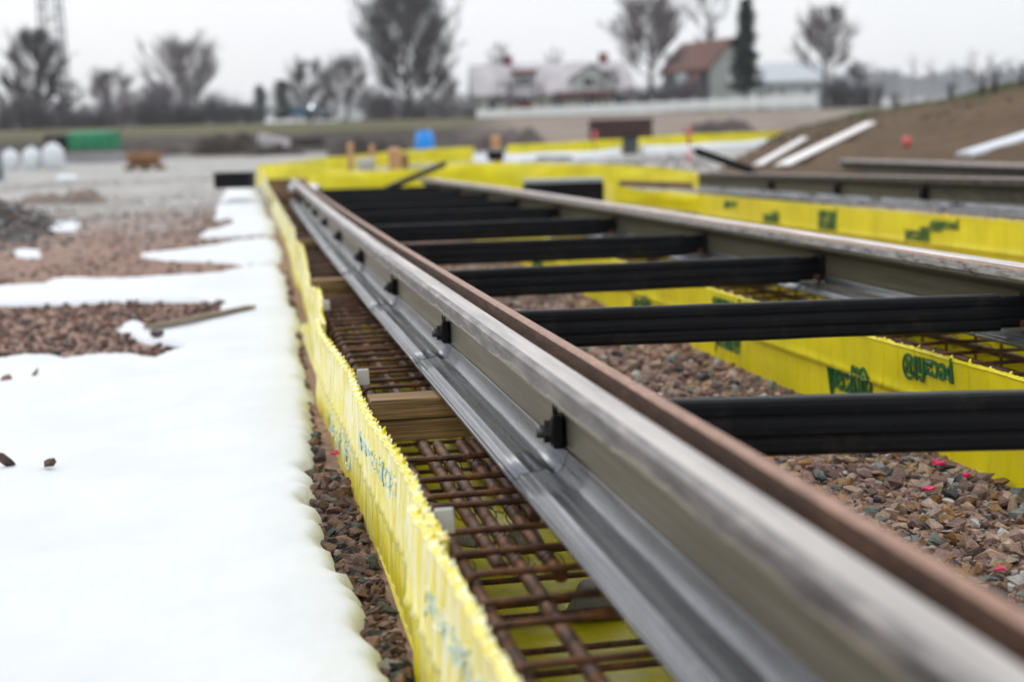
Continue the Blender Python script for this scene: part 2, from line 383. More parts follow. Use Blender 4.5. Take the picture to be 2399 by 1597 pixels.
# second track further right
A1, A2 = atF(2399, 418, 7.3), atF(1636, 404, 14.6)
d = (A2-A1)/(A2[1]-A1[1]); r2 = [tuple(A1 + d*(y-A1[1])) for y in (4.6, A1[1], 9, 11, A2[1])]
rail('tram_rail', r2, False, 'grey rail of the further track, three dark bolts along its web', [4.6] + [6.2+1.35*i for i in range(6)] + [A2[1]], sleeves=True, side='sideshade')
B1, B2 = atF(2399, 384, 11.0), atF(1976, 373, 16.0)
d = (B2-B1)/(B2[1]-B1[1]); r3 = [tuple(B1 + d*(y-B1[1])) for y in (7.5, B1[1], 12.5, B2[1])]
rail('tram_rail', r3, True, 'farthest rail, brown topped, lying at the foot of the bare earth bank', [7.5, 9, 10.4, 11.8, 13.2, 14.6, B2[1]], sleeves=False, side='sideshade')

# ------------------------------------------------------------------ tie bars
def sleeve_profile():
    h, w = .046, .027; pts = []                     # half height, half width; ribs along both faces
    side = [(-w*.62, h), (-w*.9, h-.004), (-w, h-.012), (-w, .022), (-w+.0035, .019), (-w+.0035, .015), (-w, .012), (-w-.0015, .002), (-w-.0015, -.010), (-w+.0025, -.014), (-w+.0025, -.019), (-w, -.022), (-w, -h+.010), (-w*.85, -h+.003), (-w*.5, -h)]
    return side + [(-x, z) for x, z in side[::-1]]
def make_tie_bar():
    root = empty('tie_bar', (0, 0, 0), 0, 'x', 'tie bar', 'black tie bars between the rails')
    pr = sleeve_profile()
    def xsweep(pr, xs, name, mat, parent, dz=lambda x: 0):
        mb = MB(); vs = []; n = len(pr)
        for x in xs:
            for (y, z) in pr: vs.append((x, y, z + dz(x)))
        fs = [(i*n+k, i*n+(k+1) % n, (i+1)*n+(k+1) % n, (i+1)*n+k) for i in range(len(xs)-1) for k in range(n)]
        fs.append(list(range(n))); fs.append([(len(xs)-1)*n+k for k in range(n)][::-1])
        return mb.add(vs, fs).build(name, mat, parent, fix=True)
    xs = list(np.linspace(.058, G-.092, 24))
    xsweep(pr, xs, 'sleeve', M['rubber'], root, lambda x: .0015*mnoise.noise((x*6, 3, 1)))
    cr = [(y*1.18, z*1.04) for y, z in pr]
    for x0, x1 in ((.0085, .056), (G-.094, G-.0085)):
        xsweep([(y*.70, z*.84) for y, z in pr], [x0, x1], 'end_clamp', M['rubber'], root)
    for xc in (.0135, G-.0135):
        q = MB().box((xc, 0, .004), (.010, .085, .088)).build('web_bracket', M['rubber'], root); bevel(q, .004)
        q = MB().tube([(xc + (.012 if xc < .5 else -.012), -.030, -.028), (xc + (.03 if xc < .5 else -.03), -.030, -.028)], .009, 6, smooth=False).build('bracket_bolt', M['rebar'], root)
    for s, xw in ((-1, -.0065), (1, G+.0065)):
        # rubber block on the outer web, washer, nut, stub of rod with cable-tie tails
        b = MB(); b.box((xw+s*.009, 0, .001), (.017, .050, .052))
        w = b.build('web_block', M['rubber'], root); bevel(w, .004)
        n = MB()
        hexv = [(math.cos(PI/3*k+.3), math.sin(PI/3*k+.3)) for k in range(6)]
        n.add([(xw+s*(.018+.013*j), .018*a, .018*c) for j in (0, 1) for a, c in hexv], [[0, 1, 2, 3, 4, 5], [11, 10, 9, 8, 7, 6]] + [(k, (k+1) % 6, 6+(k+1) % 6, 6+k) for k in range(6)])
        n.tube([(xw+s*.0172, 0, 0), (xw+s*.0205, 0, 0)], .023, 20)
        nn = n.build('nut', M['steelnut'], root, fix=True); bevel(nn, .0012)
        r = MB().tube([(xw+s*.02, 0, 0), (xw+s*.036, 0, 0), (xw+s*.042, 0, 0)], [.0105, .0105, .0095], 16)
        r.build('threaded_rod', M['galv'], root)
        c = MB()
        c.tube([(xw+s*.010, -.006, .026), (xw+s*.011, -.008, .040), (xw+s*.008, -.010, .050)], [.0022, .0018, .001], 6)
        c.tube([(xw+s*.014, .016, .026), (xw+s*.015, .018, .036), (xw+s*.014, .020, .043)], [.0022, .0018, .001], 6)
        c.build('cable_tie', M['rubber'], root)
    return root
proto = make_tie_bar()
ordn = ['nearest black tie bar, lowest in view, right above the loose gravel', 'second black tie bar from the camera, pale light along its flat top',
        'third black tie bar from the camera, over yellow sheet and gravel', 'fourth black tie bar from the camera, thin yellow strip below it', 'fifth black tie bar from the camera, blurred, dark clamp at its right end',
        'sixth black tie bar from the camera, blurred and close behind the fifth', 'seventh black tie bar from the camera, blurred, in the dark stack of bars', 'eighth black tie bar from the camera, blurred, near the yellow end wall',
        'second farthest black tie bar fixed between the two near rails', 'farthest black tie bar fixed between the two near rails, just below the yellow end wall']
for i, y in enumerate(BARS):
    o = proto if i == 0 else copy_tree(proto)
    o['label'] = ordn[i]
    lx = ip(y, [p[1] for p in lp], [p[0] for p in lp])
    rx = ip(y, [p[1] for p in rp], [p[0] for p in rp])
    o.location = (lx, y, -.108); o.scale = ((rx-lx)/G/math.cos((-.19, -.105)[i] if i < 2 else 0), 1, 1)
    o.rotation_euler = (random.uniform(-.06, .06), 0, (-.19, -.105, .008, -.035, .02, .02, .02, .02, .02, .02)[i])
# bolts of the further rail
for i, (px, py) in enumerate(((1806, 437), (1961, 440), (2165, 452))):
    b = MB(); t = ('left', 'middle', 'right')[i]
    yv = A1[1]
    lam = [atF(px, py, f) for f in np.linspace(6, 15, 400)]
    best = min(lam, key=lambda p: abs(p[0] - (A1[0] + (A2[0]-A1[0])*(p[1]-A1[1])/(A2[1]-A1[1])) + .02))
    zr = A1[2] + (A2[2]-A1[2])*(best[1]-A1[1])/(A2[1]-A1[1])
    xr = A1[0] + (A2[0]-A1[0])*(best[1]-A1[1])/(A2[1]-A1[1])
    root = empty('web_bolt', (xr, best[1], zr-.098), 0, ('small dark bolt block on the further rail, leftmost of the three', 'small dark bolt block on the further rail, middle of the three', 'small dark bolt block on the further rail, rightmost of the three')[i], 'bolt', 'bolt blocks on the further rail')
    q = b.box((-.020, 0, .002), (.026, .060, .076)).build('web_block', M['rubber'], root); bevel(q, .004)
    MB().tube([(-.030, 0, 0), (-.05, 0, 0)], .02, 6, smooth=False).build('nut', M['steelnut'], root)
    MB().tube([(-.045, 0, 0), (-.064, 0, 0)], .011, 10).build('threaded_rod', M['galv'], root)

# ------------------------------------------------------------------ yellow formwork sheets
def text_mesh(body, size, thick=.0012):
    cu = bpy.data.curves.new('lettering', 'FONT'); cu.body = body; cu.size = size; cu.extrude = thick; cu.offset = size*.012
    o = link(bpy.data.objects.new('lettering', cu)); bpy.context.view_layer.update()
    me = bpy.data.meshes.new_from_object(o.evaluated_get(bpy.context.evaluated_depsgraph_get()))
    bpy.data.objects.remove(o); bpy.data.curves.remove(cu)
    return me
TXT = {}
def lettering(parent, origin, xdir, ydir, L, H, surf=None, body='pecafil\u00ae', off=.0025, mat='teal'):
    """letters laid on the sheet: origin lower-left, xdir reading direction, ydir letter-up"""
    if body not in TXT:
        me = text_mesh(body, 1.0); TXT[body] = me
    me = TXT[body].copy()
    co = np.zeros(len(me.vertices)*3); me.vertices.foreach_get('co', co); co = co.reshape(-1, 3)
    lo, hi = co.min(0), co.max(0)
    xd, yd = np.array(xdir, float), np.array(ydir, float); nd = np.cross(xd, yd)
    q = (co - lo)/np.maximum(hi-lo, 1e-6)
    P = np.array(origin)[None, :] + q[:, :1]*L*xd + q[:, 1:2]*H*yd
    if surf is not None:
        for i in range(len(P)): P[i] = surf(P[i])
    P = P + nd*(off - .0022 + q[:, 2:3]*.003)
    me.vertices.foreach_set('co', P.ravel()); me.update()
    me.materials.clear(); me.materials.append(M[mat])
    o = link(bpy.data.objects.new('lettering', me)); o.parent = parent
    return o

def sheet(label, ys, xt, xb, zt, zb, face, y0, y1, ribs=.0254, step=.0127, fold=None, teeth=True, amp=.0030, group='yellow plastic formwork sheets', hang=0.0, seed=1, name='formwork_sheet', mat='yellow', groove=False):
    """a wavy ribbed plastic sheet standing along y; face = -1 / +1 is the side whose skin bulges between wires"""
    root = empty(name, (0, 0, 0), 0, label, 'formwork sheet', group)
    L = y1-y0; n = max(4, int(L/step)); hs = [0, .04, .1, .2, .3, .4, .47, .5, .53, .6, .7, .8, .9, .96, 1]
    if fold is not None: hs = [0, .06, .15, .3, fold-.06, fold-.008, fold, fold+.008, fold+.05, fold+.15, .8, .92, 1]
    def pt(y, h):
        zz0, zz1 = ip(y, ys, zb), ip(y, ys, zt)
        x = ip(y, ys, xb) + (ip(y, ys, xt)-ip(y, ys, xb))*h
        w = .006*mnoise.noise((y*2.3, h*1.5, seed*3.1)) + .0030*mnoise.noise((y*9, h*4, seed*1.7)) + .0022*mnoise.noise((y*31, h*6, seed*2.3))
        rb = amp*(abs(math.sin(PI*y/ribs))**.7)*(1-.35*abs(2*h-1)**4)
        if groove: q = abs((y/ribs + .5) % 1 - .5)*ribs; rb = amp*(1-math.exp(-(q/.0042)**2))*(.6+.4*mnoise.noise((y*6, h*3, seed)))
        x += w + face*rb
        if fold is not None:
            if h > fold: x += face*.007
            x += face*.006*math.exp(-((h-fold-.004)/.012)**2)
        z = zz0 + (zz1-zz0)*h + ((.0035*mnoise.noise((y*14, 5, seed)) + .003*mnoise.noise((y*55, 2, seed))) if h == 1 else 0)
        return (x, y, z)
    rows = [[pt(y0+L*i/n, h) for h in hs] for i in range(n+1)]
    mb = MB(); mb.grid(rows)
    # the back skin, so the sheet has a thickness, joined along the rim
    back = [[(p[0]-face*(.004+amp), p[1], p[2]) for p in r] for r in rows]
    mb.grid([r[::-1] for r in back])
    mb.grid([[r[-1] for r in rows], [r[-1] for r in back]]); mb.grid([[r[0] for r in back], [r[0] for r in rows]])
    mb.grid([rows[0], back[0]]); mb.grid([back[-1], rows[-1]])
    if teeth:
        tb = mb; k = int(math.ceil(y0/ribs))
        while k*ribs < y1:
            y = k*ribs + random.uniform(-.008, .008); p = pt(y, 1); h = random.uniform(.003, .011); lean = random.uniform(-.004, .004)
            x = p[0] - face*.003
            tb.tube([(x, y, p[2]-.008), (x-face*.003, y+lean*.4, p[2]+h*.5), (x-face*.006, y+lean, p[2]+h)], [.0042, .0036, .0012], 6)
            k += 1
        # the pale wire that runs along the upper rim
        wb = MB().tube([(pt(y0+L*i/n, .985)[0]+face*.001, y0+L*i/n, pt(y0+L*i/n, .985)[2]) for i in range(0, n+1, 2)], .0022, 6)
        wb.build('rim_wire', M[mat], root)
    mb.build('skin', M[mat], root)
    def surf(P):
        zz0, zz1 = ip(P[1], ys, zb), ip(P[1], ys, zt); h = min(max((P[2]-zz0)/(zz1-zz0), 0), 1)
        q = pt(P[1], h); return np.array([q[0], P[1], P[2]])
    return root, surf

# left run, from the camera outward
yn = [.7, 1.41, 1.54, 1.73, 1.89, 2.0, 2.18]
r, sf = sheet('nearest yellow formwork sheet on the snow side, cut by the bottom edge', yn, [-.236, -.237, -.240, -.243, -.249, -.250, -.250], [-.262, -.262, -.262, -.262, -.262, -.262, -.262],
          [-.19]*7, [-.462]*7, -1, .7, 2.17, seed=2, step=.0058, ribs=.070, fold=.47, mat='ysheen', amp=.0075)
lettering(r, (-.25, 1.95, -.29), (0, -1, 0), (0, 0, 1), .5, .06, sf, mat='tealworn', off=.0015)
ym = [1.9, 2.13, 2.38, 2.66, 2.95, 3.2, 3.43, 3.8, 4.08, 4.28, 4.6]
r, sf = sheet('second yellow formwork sheet from the camera along the snow, green blots on it', ym, [-.236, -.238, -.236, -.242, -.252, -.249, -.244, -.257, -.263, -.266, -.261], [-.240, -.240, -.243, -.247, -.252, -.254, -.257, -.264, -.270, -.273, -.277],
          [-.19]*11, [-.462]*11, -1, 1.95, 4.62, seed=4, step=.0058, ribs=.070, fold=.47, mat='ysheen', amp=.0075)
lettering(r, (-.25, 3.05, -.285), (0, -1, 0), (0, 0, 1), .55, .06, sf, mat='tealworn', off=.0015)
lettering(r, (-.25, 4.05, -.45), (0, -1, 0), (0, 0, 1), .62, .10, sf, mat='tealworn', off=.0015)
yf = [4.5, 4.7, 4.95, 5.41, 5.74, 6.2, 6.7, 7.2, 7.9, 8.5]
r, sf = sheet('third yellow formwork sheet on the snow side, kinked and crumpled beside the timber spacer', yf, [-.258, -.256, -.240, -.221, -.242, -.222, -.206, -.192, -.176, -.188], [-.262, -.258, -.252, -.240, -.228, -.212, -.204, -.196, -.182, -.199],
          [-.19, -.19, -.185, -.175, -.195, -.19, -.195, -.18, -.175, -.19], [-.462]*10, -1, 4.5, 8.5, step=.0116, ribs=.070, amp=.0075, seed=5, mat='ysheen')
yf2 = [8.4, 9.25, 10, 11, 12.6, 14, 15, 16.5, 18]
r, sf = sheet('farthest yellow formwork sheet on the snow side, blurred thin strip running to the corner', yf2, [-.188, -.160, -.145, -.150, -.163, -.172, -.178, -.190, -.205], [-.199, -.190, -.172, -.166, -.162, -.175, -.18, -.192, -.205],
          [-.19, -.19, -.185, -.165, -.125, -.10, -.075, 0, .10], [-.462, -.45, -.43, -.405, -.36, -.305, -.27, -.18, -.10], -1, 8.4, 18, step=.06, amp=.004, seed=6, mat='ysheen', ribs=.12, teeth=False)
# inner wall of the left trough
r, sf = sheet('yellow formwork sheet on the track side of the near rail, mostly hidden below it', [-.5, 15], [.245, .30], [.245, .30], [-.20, -.20], [-.462, -.40], 1, .9, 14.5, step=.03, amp=.003, seed=7, teeth=False)
# right trough: near wall (the one that carries the clear lettering) and its back wall
yr = [2.2, 2.98, 3.32, 3.79, 4.23, 5.34, 7.23, 9, 14]
r, sf = sheet('long yellow formwork sheet between gravel and second rail, green lettering in focus', yr, [1.197, 1.2, 1.2, 1.2, 1.2, 1.203, 1.21, 1.215, 1.18], [1.197, 1.2, 1.2, 1.2, 1.2, 1.203, 1.21, 1.215, 1.18],
          [-.204, -.204, -.206, -.209, -.212, -.21, -.21, -.20, -.19], [-.462]*7 + [-.44, -.31], -1, 2.2, 13.8, step=.0045, ribs=.092, fold=.50, amp=.0065, seed=9, groove=True)
lettering(r, (1.2, 4.06, -.425), (0, -1, 0), (0, 0, 1), .29, .125, sf, off=.0045)
lettering(r, (1.2, 3.285, -.203), (0, 1, 0), (0, 0, -1), .27, .088, sf, off=.0045)
for y, up in ((5.15, 1), (4.85, 0), (6.3, 1), (6.05, 0), (7.6, 1), (8.6, 1), (2.95, 1)):
    if up: lettering(r, (1.2, y, -.44), (0, -1, 0), (0, 0, 1), .29, .12, sf, off=.0045)
    else: lettering(r, (1.2, y, -.215), (0, 1, 0), (0, 0, -1), .30, .075, sf, off=.0045)
r, sf = sheet('yellow formwork sheet behind the rusty grid under the second rail', [2, 14], [1.70, 1.70], [1.70, 1.70], [-.20, -.18], [-.462, -.30], -1, 2.2, 13.5, step=.03, amp=.003, seed=11, teeth=False)
# wall in front of the further track
p1, p2, p3 = atF(2399, 519, 6.65), atF(1905, 478, 9.2), atF(1640, 455, 11.6)
ys3 = [p1[1]-2.0, p1[1], p2[1], p3[1]]
xs3 = [p1[0]-(p2[0]-p1[0])/(p2[1]-p1[1])*2.0, p1[0], p2[0], p3[0]]; zs3 = [p1[2], p1[2], p2[2], p3[2]]
r, sf = sheet('long yellow formwork sheet spotted with green print, below the grey further rail', ys3, xs3, xs3, zs3, [z-.30 for z in zs3], -1, ys3[0], ys3[-1], step=.0115, ribs=.092, fold=.46, amp=.006, seed=13, teeth=True, groove=True)
for y, up in ((6.0, 1), (6.75, 0), (7.35, 1), (8.3, 0), (8.6, 1), (9.6, 1), (10.2, 0)):
    x = ip(y, ys3, xs3); z = ip(y, ys3, zs3)
    if up: lettering(r, (x, y, z-.17), (0, -1, 0), (0, 0, 1), .30, .11, sf, off=.006)
    else: lettering(r, (x, y, z-.012), (0, 1, 0), (0, 0, -1), .30, .08, sf, off=.006)
def wall(name, label, pts, amp=.03, seg=.08, cat='formwork sheet', group='yellow plastic formwork sheets', mat=None, white=None):
    """pts: (px, py_top, py_bottom, F) - a free standing sheet through those places"""
    T = [atF(p[0], p[1], p[3]) for p in pts]; B = [atF(p[0], p[2], p[3]) for p in pts]
    root = empty(name, (0, 0, 0), 0, label, cat, group); rows = []
    for i in range(len(pts)-1):
        L = np.linalg.norm(T[i+1]-T[i]); n = max(2, int(L/seg))
        for k in range(n + (i == len(pts)-2)):
            t = k/n; a = T[i]*(1-t)+T[i+1]*t; b = B[i]*(1-t)+B[i+1]*t
            row = []
            for h in (0, .12, .3, .5, .7, .88, 1):
                p = b + (a-b)*h; w = amp*mnoise.noise((p[0]*2.2, p[1]*2.2, h*2)) + amp*.6*mnoise.noise((p[0]*7, p[1]*7, h*5))
                row.append(p - Fv*w + np.array([0, 0, amp*.35*mnoise.noise((p[0]*3, p[1]*3, 8+h)) if h == 1 else 0]))
            rows.append(row)
    mb = MB(); mb.grid(rows); back = [[p + Fv*.012 for p in r_] for r_ in rows]
    mb.grid([r_[::-1] for r_ in back]); mb.grid([[r_[-1] for r_ in rows], [r_[-1] for r_ in back]]); mb.grid([rows[0], back[0]]); mb.grid([back[-1], rows[-1]])
    mb.build('skin', mat or M['yellow'], root)
    return root
wall('formwork_sheet', 'crumpled yellow end wall of the near track, behind the ends of both rails', [(602, 386, 440, 18.4), (700, 388, 446, 17.8), (790, 396, 456, 17.2), (860, 402, 460, 16.8), (985, 394, 460, 16.6), (1040, 384, 450, 16.6), (1200, 380, 452, 16.3), (1300, 383, 452, 15.9), (1420, 385, 448, 15.2), (1480, 388, 434, 14.9), (1530, 390, 426, 14.6), (1600, 398, 436, 14.0), (1636, 404, 444, 13.7)], .035)
wall('formwork_sheet', 'short yellow return sheet beside the black rubber stack, right of the second rail', [(1408, 418, 470, 13.0), (1440, 436, 476, 12.3), (1500, 445, 482, 12.1), (1560, 447, 490, 11.9), (1645, 455, 500, 11.7)], .02)
wall('formwork_sheet', 'upper yellow sheet with a snowy foot, from the left corner to the blue barrel', [(612, 386, 410, 22.0), (700, 377, 404, 23.5), (765, 369, 402, 25), (870, 360, 398, 26), (1000, 349, 385, 27.5), (1110, 344, 378, 28.2)], .03, .12)
wall('formwork_sheet', 'far yellow sheet with a white lower edge between blue barrel and black post', [(1188, 341, 366, 28.6), (1280, 336, 366, 29), (1390, 329, 360, 29.4), (1458, 326, 352, 29.8)], .03, .12)
wall('formwork_sheet', 'farthest yellow sheet, ending at the foot of the earth bank right of the black post', [(1496, 323, 350, 30), (1600, 316, 345, 30.6), (1720, 311, 340, 31.4), (1835, 307, 331, 32)], .03, .12)
def snow_ridge(pts, hpx):
    P = [atF(*p) for p in pts]; rows = []
    for i in range(len(P)-1):
        for k in range(12):
            t = k/12; c = P[i]*(1-t)+P[i+1]*t; h = hpx*(c-CAM) @ Fv/FPX*(.75+.6*mnoise.noise((c[0]*.8, c[1]*.8, 3))); row = []
            for j in range(9):
                v = -1+2*j/8; row.append(c + np.array([0, 0, -.1 + (h+.1)*(1-v*v)]) - Fv*(.25+v*.28))
            rows.append(row)
    return rows
mb = MB()
for pts in ([(1110, 372, 27.6), (1200, 369, 28.2), (1300, 366, 28.6), (1400, 359, 29.0), (1455, 354, 29.4)], [(1500, 350, 29.6), (1600, 346, 30.2), (1720, 341, 31.0), (1800, 337, 31.4)], [(1185, 371, 20.5), (1220, 371, 20.5)], [(690, 436, 15.6), (760, 440, 15.6)]): mb.grid(snow_ridge(pts, 12))
mb.build('snow_ridge', M['snow'], None, kind='stuff')
# wet sheet on the bottom of both troughs
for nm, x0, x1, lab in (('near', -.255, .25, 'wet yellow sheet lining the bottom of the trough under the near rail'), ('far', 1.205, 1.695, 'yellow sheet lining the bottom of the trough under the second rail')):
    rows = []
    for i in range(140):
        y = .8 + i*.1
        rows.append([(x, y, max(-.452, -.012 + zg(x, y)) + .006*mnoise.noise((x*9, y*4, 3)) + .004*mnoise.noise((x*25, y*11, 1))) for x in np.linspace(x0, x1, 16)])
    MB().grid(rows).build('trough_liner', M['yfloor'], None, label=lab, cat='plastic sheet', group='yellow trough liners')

# ------------------------------------------------------------------ timber spacers under the rails
def board(c, d, label, rz=0, mat=None, group='timber spacer boards', name='spacer_board'):
    o = MB().box((0, 0, 0), d).build(name, mat or M['board'], None, label=label, cat='board', group=group)
    o.location = c; o.rotation_euler = (0, 0, rz); bevel(o, .003); return o
board((-.005, 3.105, -.2075), (.47, .095, .043), 'upper of two stacked boards under the near rail, pale top, in sharp focus', .0)
board((.005, 3.108, -.2535), (.475, .093, .045), 'lower of two stacked boards under the near rail, darker stained face, in sharp focus', .006)
board((0, 5.98, -.208), (.44, .10, .044), 'upper board of the second timber pair under the near rail, blurred, lit top edge')
board((.005, 5.985, -.2545), (.44, .10, .044), 'lower board of the second timber pair under the near rail, blurred and dark')
board((.02, 8.55, -.208), (.40, .10, .044), 'third timber spacer under the near rail, blurred')
board((.05, 13.0, -.20), (.40, .12, .05), 'farthest timber spacer under the near rail, by the yellow corner')
for k, y in enumerate((14.4, 15.4, 16.6)):
    board((.04, y, (-.165, -.13, -.06)[k]), (.46, .16, .10), ('timber block nearest of three in the dark gap by the yellow corner', 'timber block middle of three in the dark gap by the yellow corner', 'timber block farthest of three in the dark gap by the yellow corner')[k], mat=M['board'])

# ------------------------------------------------------------------ reinforcement
def stirrup_pts(xl, xr, zt, zb, y, rad=.028, lean=0, fine=False):
    c = [(xr-rad, zb+rad, -PI/2, 0), (xr-rad, zt-rad, 0, PI/2), (xl+rad, zt-rad, PI/2, PI), (xl+rad, zb+rad, PI, 1.5*PI)]
    out = []
    for (cx, cz, a0, a1) in c:
        for k in range(6): a = a0+(a1-a0)*k/5; out.append((cx+rad*math.cos(a), cz+rad*math.sin(a)))
    if fine:
        o2 = []
        for (p, q) in zip(out, out[1:]+out[:1]):
            L = math.hypot(q[0]-p[0], q[1]-p[1]); n = max(1, int(L/.0045))
            for k in range(n): o2.append((p[0]+(q[0]-p[0])*k/n, p[1]+(q[1]-p[1])*k/n))
        out = o2
    return [(x, y + lean*(x-xl), z) for x, z in out]
def longbar(mb, x, z, y0, y1, r=.0108, fine=False, dx=0):
    n = int((y1-y0)/(.008 if fine else .25)) + 2; pts = []; rr = []
    for i in range(n):
        y = y0+(y1-y0)*i/(n-1); pts.append((x + dx*i/(n-1) + .002*mnoise.noise((y*2, x*9, z*9)), y, z + .002*mnoise.noise((y*2, x*9, 4)))); rr.append(r*(1.06 if (fine and i % 2) else 1))
    return mb.tube(pts, rr, 10 if fine else 7)
def cage(label, y0, y1, sp, xl, xr, longs, ys=None, fine=False, wires=True, zt=-.236, zb=-.432, drift=0):
    root = empty('reinforcement_cage', (0, 0, 0), 0, label, 'rebar cage', 'rusty reinforcement cages')
    if ys is None: ys = list(np.arange(y0, y1, sp))
    for y in ys:
        y += random.uniform(-.012, .012); dz = random.uniform(-.006, .004); dx = random.uniform(-.006, .006) + drift*(y-y0)
        P = stirrup_pts(xl+dx, xr+dx, zt+dz, zb, y, lean=random.uniform(-.03, .05), fine=fine)
        rr = [.0053*(1.12 if (fine and i % 2) else 1) for i in range(len(P))]
        MB().tube(P, rr, 8 if fine else 6, closed=True).build('stirrup', M['rebar'], root)
    for (x, z, a, b) in longs:
        mb = MB(); longbar(mb, x, z, a, b, fine=fine, dx=drift*(b-a)); mb.build('lengthwise_bar', M['rebar'], root)
    if wires:
        for y in ys:
            for (x, z, a, b) in longs:
                if a < y < b and random.random() < .42:
                    w = []; ph = random.uniform(0, 6)
                    for k in range(15):
                        an = ph + 2*PI*1.1*k/14; w.append((x+.0165*math.cos(an), y+.012*math.sin(an*.5+ph)+.003, z+.0165*math.sin(an)))
                    tw = Vector((random.uniform(-1, 1), random.uniform(-1, .2), random.uniform(.2, 1))).normalized()*.022
                    w.append((w[-1][0]+tw.x*.5, w[-1][1]+tw.y*.5, w[-1][2]+tw.z*.7)); w.append((w[-2][0]+tw.x, w[-2][1]+tw.y, w[-2][2]+tw.z))
                    MB().tube(w, .0011, 5).build('tie_wire', M['wire'], root)
    return root
near_y = [2.70, 2.525, 2.37, 2.335, 2.16, 2.04, 1.93, 1.815, 1.70, 1.565, 1.43, 1.30, 1.16]
longsN = [(-.200, -.258, .95, 2.78), (-.147, -.262, 2.03, 2.93), (-.118, -.262, .95, 2.93), (-.070, -.262, 1.98, 2.93), (-.043, -.262, 2.3, 2.93), (.19, -.258, .9, 2.95),
          (-.195, -.412, .9, 2.95), (.19, -.412, .9, 2.95), (.06, -.262, .9, 2.95)]
cage('nearest rusty reinforcement cage, in focus in the trough left of the near rail', .95, 2.95, .12, -.222, .222, longsN, near_y, True)
# low single bars lying on the liner
longsM = [(-.20, -.26, 3.2, 5.85), (-.13, -.262, 3.2, 5.85), (-.06, -.262, 3.2, 5.85), (.06, -.262, 3.2, 5.85), (.19, -.26, 3.2, 5.85), (-.19, -.412, 3.2, 5.85), (-.06, -.414, 3.2, 5.85), (.06, -.414, 3.2, 5.85), (.19, -.412, 3.2, 5.85)]
cage('second rusty reinforcement cage, between the two pairs of timber spacers', 3.24, 5.85, .105, -.222, .222, longsM, None, False)
longsF = [(x, z, 6.1, 12.9) for x in (-.17, -.08, .06, .2) for z in (-.26, -.412)]
cage('farthest rusty reinforcement cage under the near rail, a blurred dark mass', 6.12, 12.8, .16, -.185, .235, longsF, None, False, False, drift=.010)
cage('short dark reinforcement cage at the far end of the near rail, by the yellow corner', 13.15, 17.4, .2, -.13, .30, [(x, -.12, 13.1, 17.4) for x in (-.10, .02, .15, .28)], None, False, False, zt=-.10, zb=-.21)
longsR = [(x, z, 2.4, 7.2) for x in (1.245, 1.38, 1.52, 1.66) for z in (-.262,)] + [(1.25, -.412, 2.4, 7.2), (1.655, -.412, 2.4, 7.2)]
cage('dark reinforcement cage in the trough under the second rail, a grid against yellow', 2.45, 7.2, .185, 1.225, 1.68, longsR, None, False)

# clips on the sheet rim and blocks on the liner
def clip(px, py, lab, s=1.0):
    p = atx(px, py, -.235)
    root = empty('rim_clip', tuple(p), 0, lab, 'plastic clip', 'white clips on the sheet rim')
    a = MB().box((.018*s, 0, .0), (.032*s, .006, .040*s), taper=.92).build('plate', M['plast'], root); bevel(a, .003)
    b = MB().box((-.002*s, .006, -.012*s), (.006, .022, .028*s)).build('hook', M['plast'], root); bevel(b, .002)
clip(1012, 1222, 'white plastic clip where the two nearest yellow sheets meet, in focus')
clip(833, 884, 'white plastic clip on the sheet rim just behind the stacked boards')
clip(752, 716, 'white plastic clip on the sheet rim, blurred, farther along near the kink', .9)
def spacer(px, py, s, lab, rz):
    p = atz(px, py, -.45); root_m = MB()
    root_m.add([(-.05*s, -.03, 0), (.05*s, -.03, 0), (.05*s, .03, 0), (-.05*s, .03, 0), (-.022*s, -.02, .062*s), (.026*s, -.02, .055*s), (.026*s, .02, .055*s), (-.022*s, .02, .062*s)],
               [(3, 2, 1, 0), (4, 5, 6, 7), (0, 1, 5, 4), (1, 2, 6, 5), (2, 3, 7, 6), (3, 0, 4, 7)])
    o = root_m.build('concrete_spacer', M['conc'], None, label=lab, cat='spacer block', group='grey spacer blocks on the liner')
    o.location = (p[0], p[1], -.453); o.rotation_euler = (0, 0, rz); bevel(o, .012, 3)
spacer(1228, 1268, .75, 'small dark grey concrete spacer on the trough liner below the stub bars', .3)
spacer(1395, 1440, 1.05, 'large pale grey concrete spacer on the trough liner close to the rail foot', -.2)
spacer(1098, 1272, .5, 'smallest concrete spacer, beside the left lengthwise bar in the trough', .8)
spacer(1195, 1555, .55, 'pale spacer stub at the bottom of the picture next to the yellow sheet', .2)

# ------------------------------------------------------------------ ground
def build_ground():
    rad = [0.0] + list(np.geomspace(.25, 3000, 190)); na = 200; vs = []; fs = []
    for r in rad:
        for k in range(na):
            a = 2*PI*k/na; x, y = CAM[0]+r*math.cos(a), r*math.sin(a)
            z = zg(x, y)
            if r > 5: z += (.06 if r < 60 else .04)*mnoise.noise((x*.35, y*.35, 2))*min(1, (r-5)/20)
            vs.append((x, y, z))
    n = na
    for i in range(len(rad)-1):
        for k in range(n): fs.append((i*n+k, (i+1)*n+k, (i+1)*n+(k+1) % n, i*n+(k+1) % n))
    MB().add(vs, fs, 0, True).build('ground', M['ground'], None, kind='structure')
build_ground()

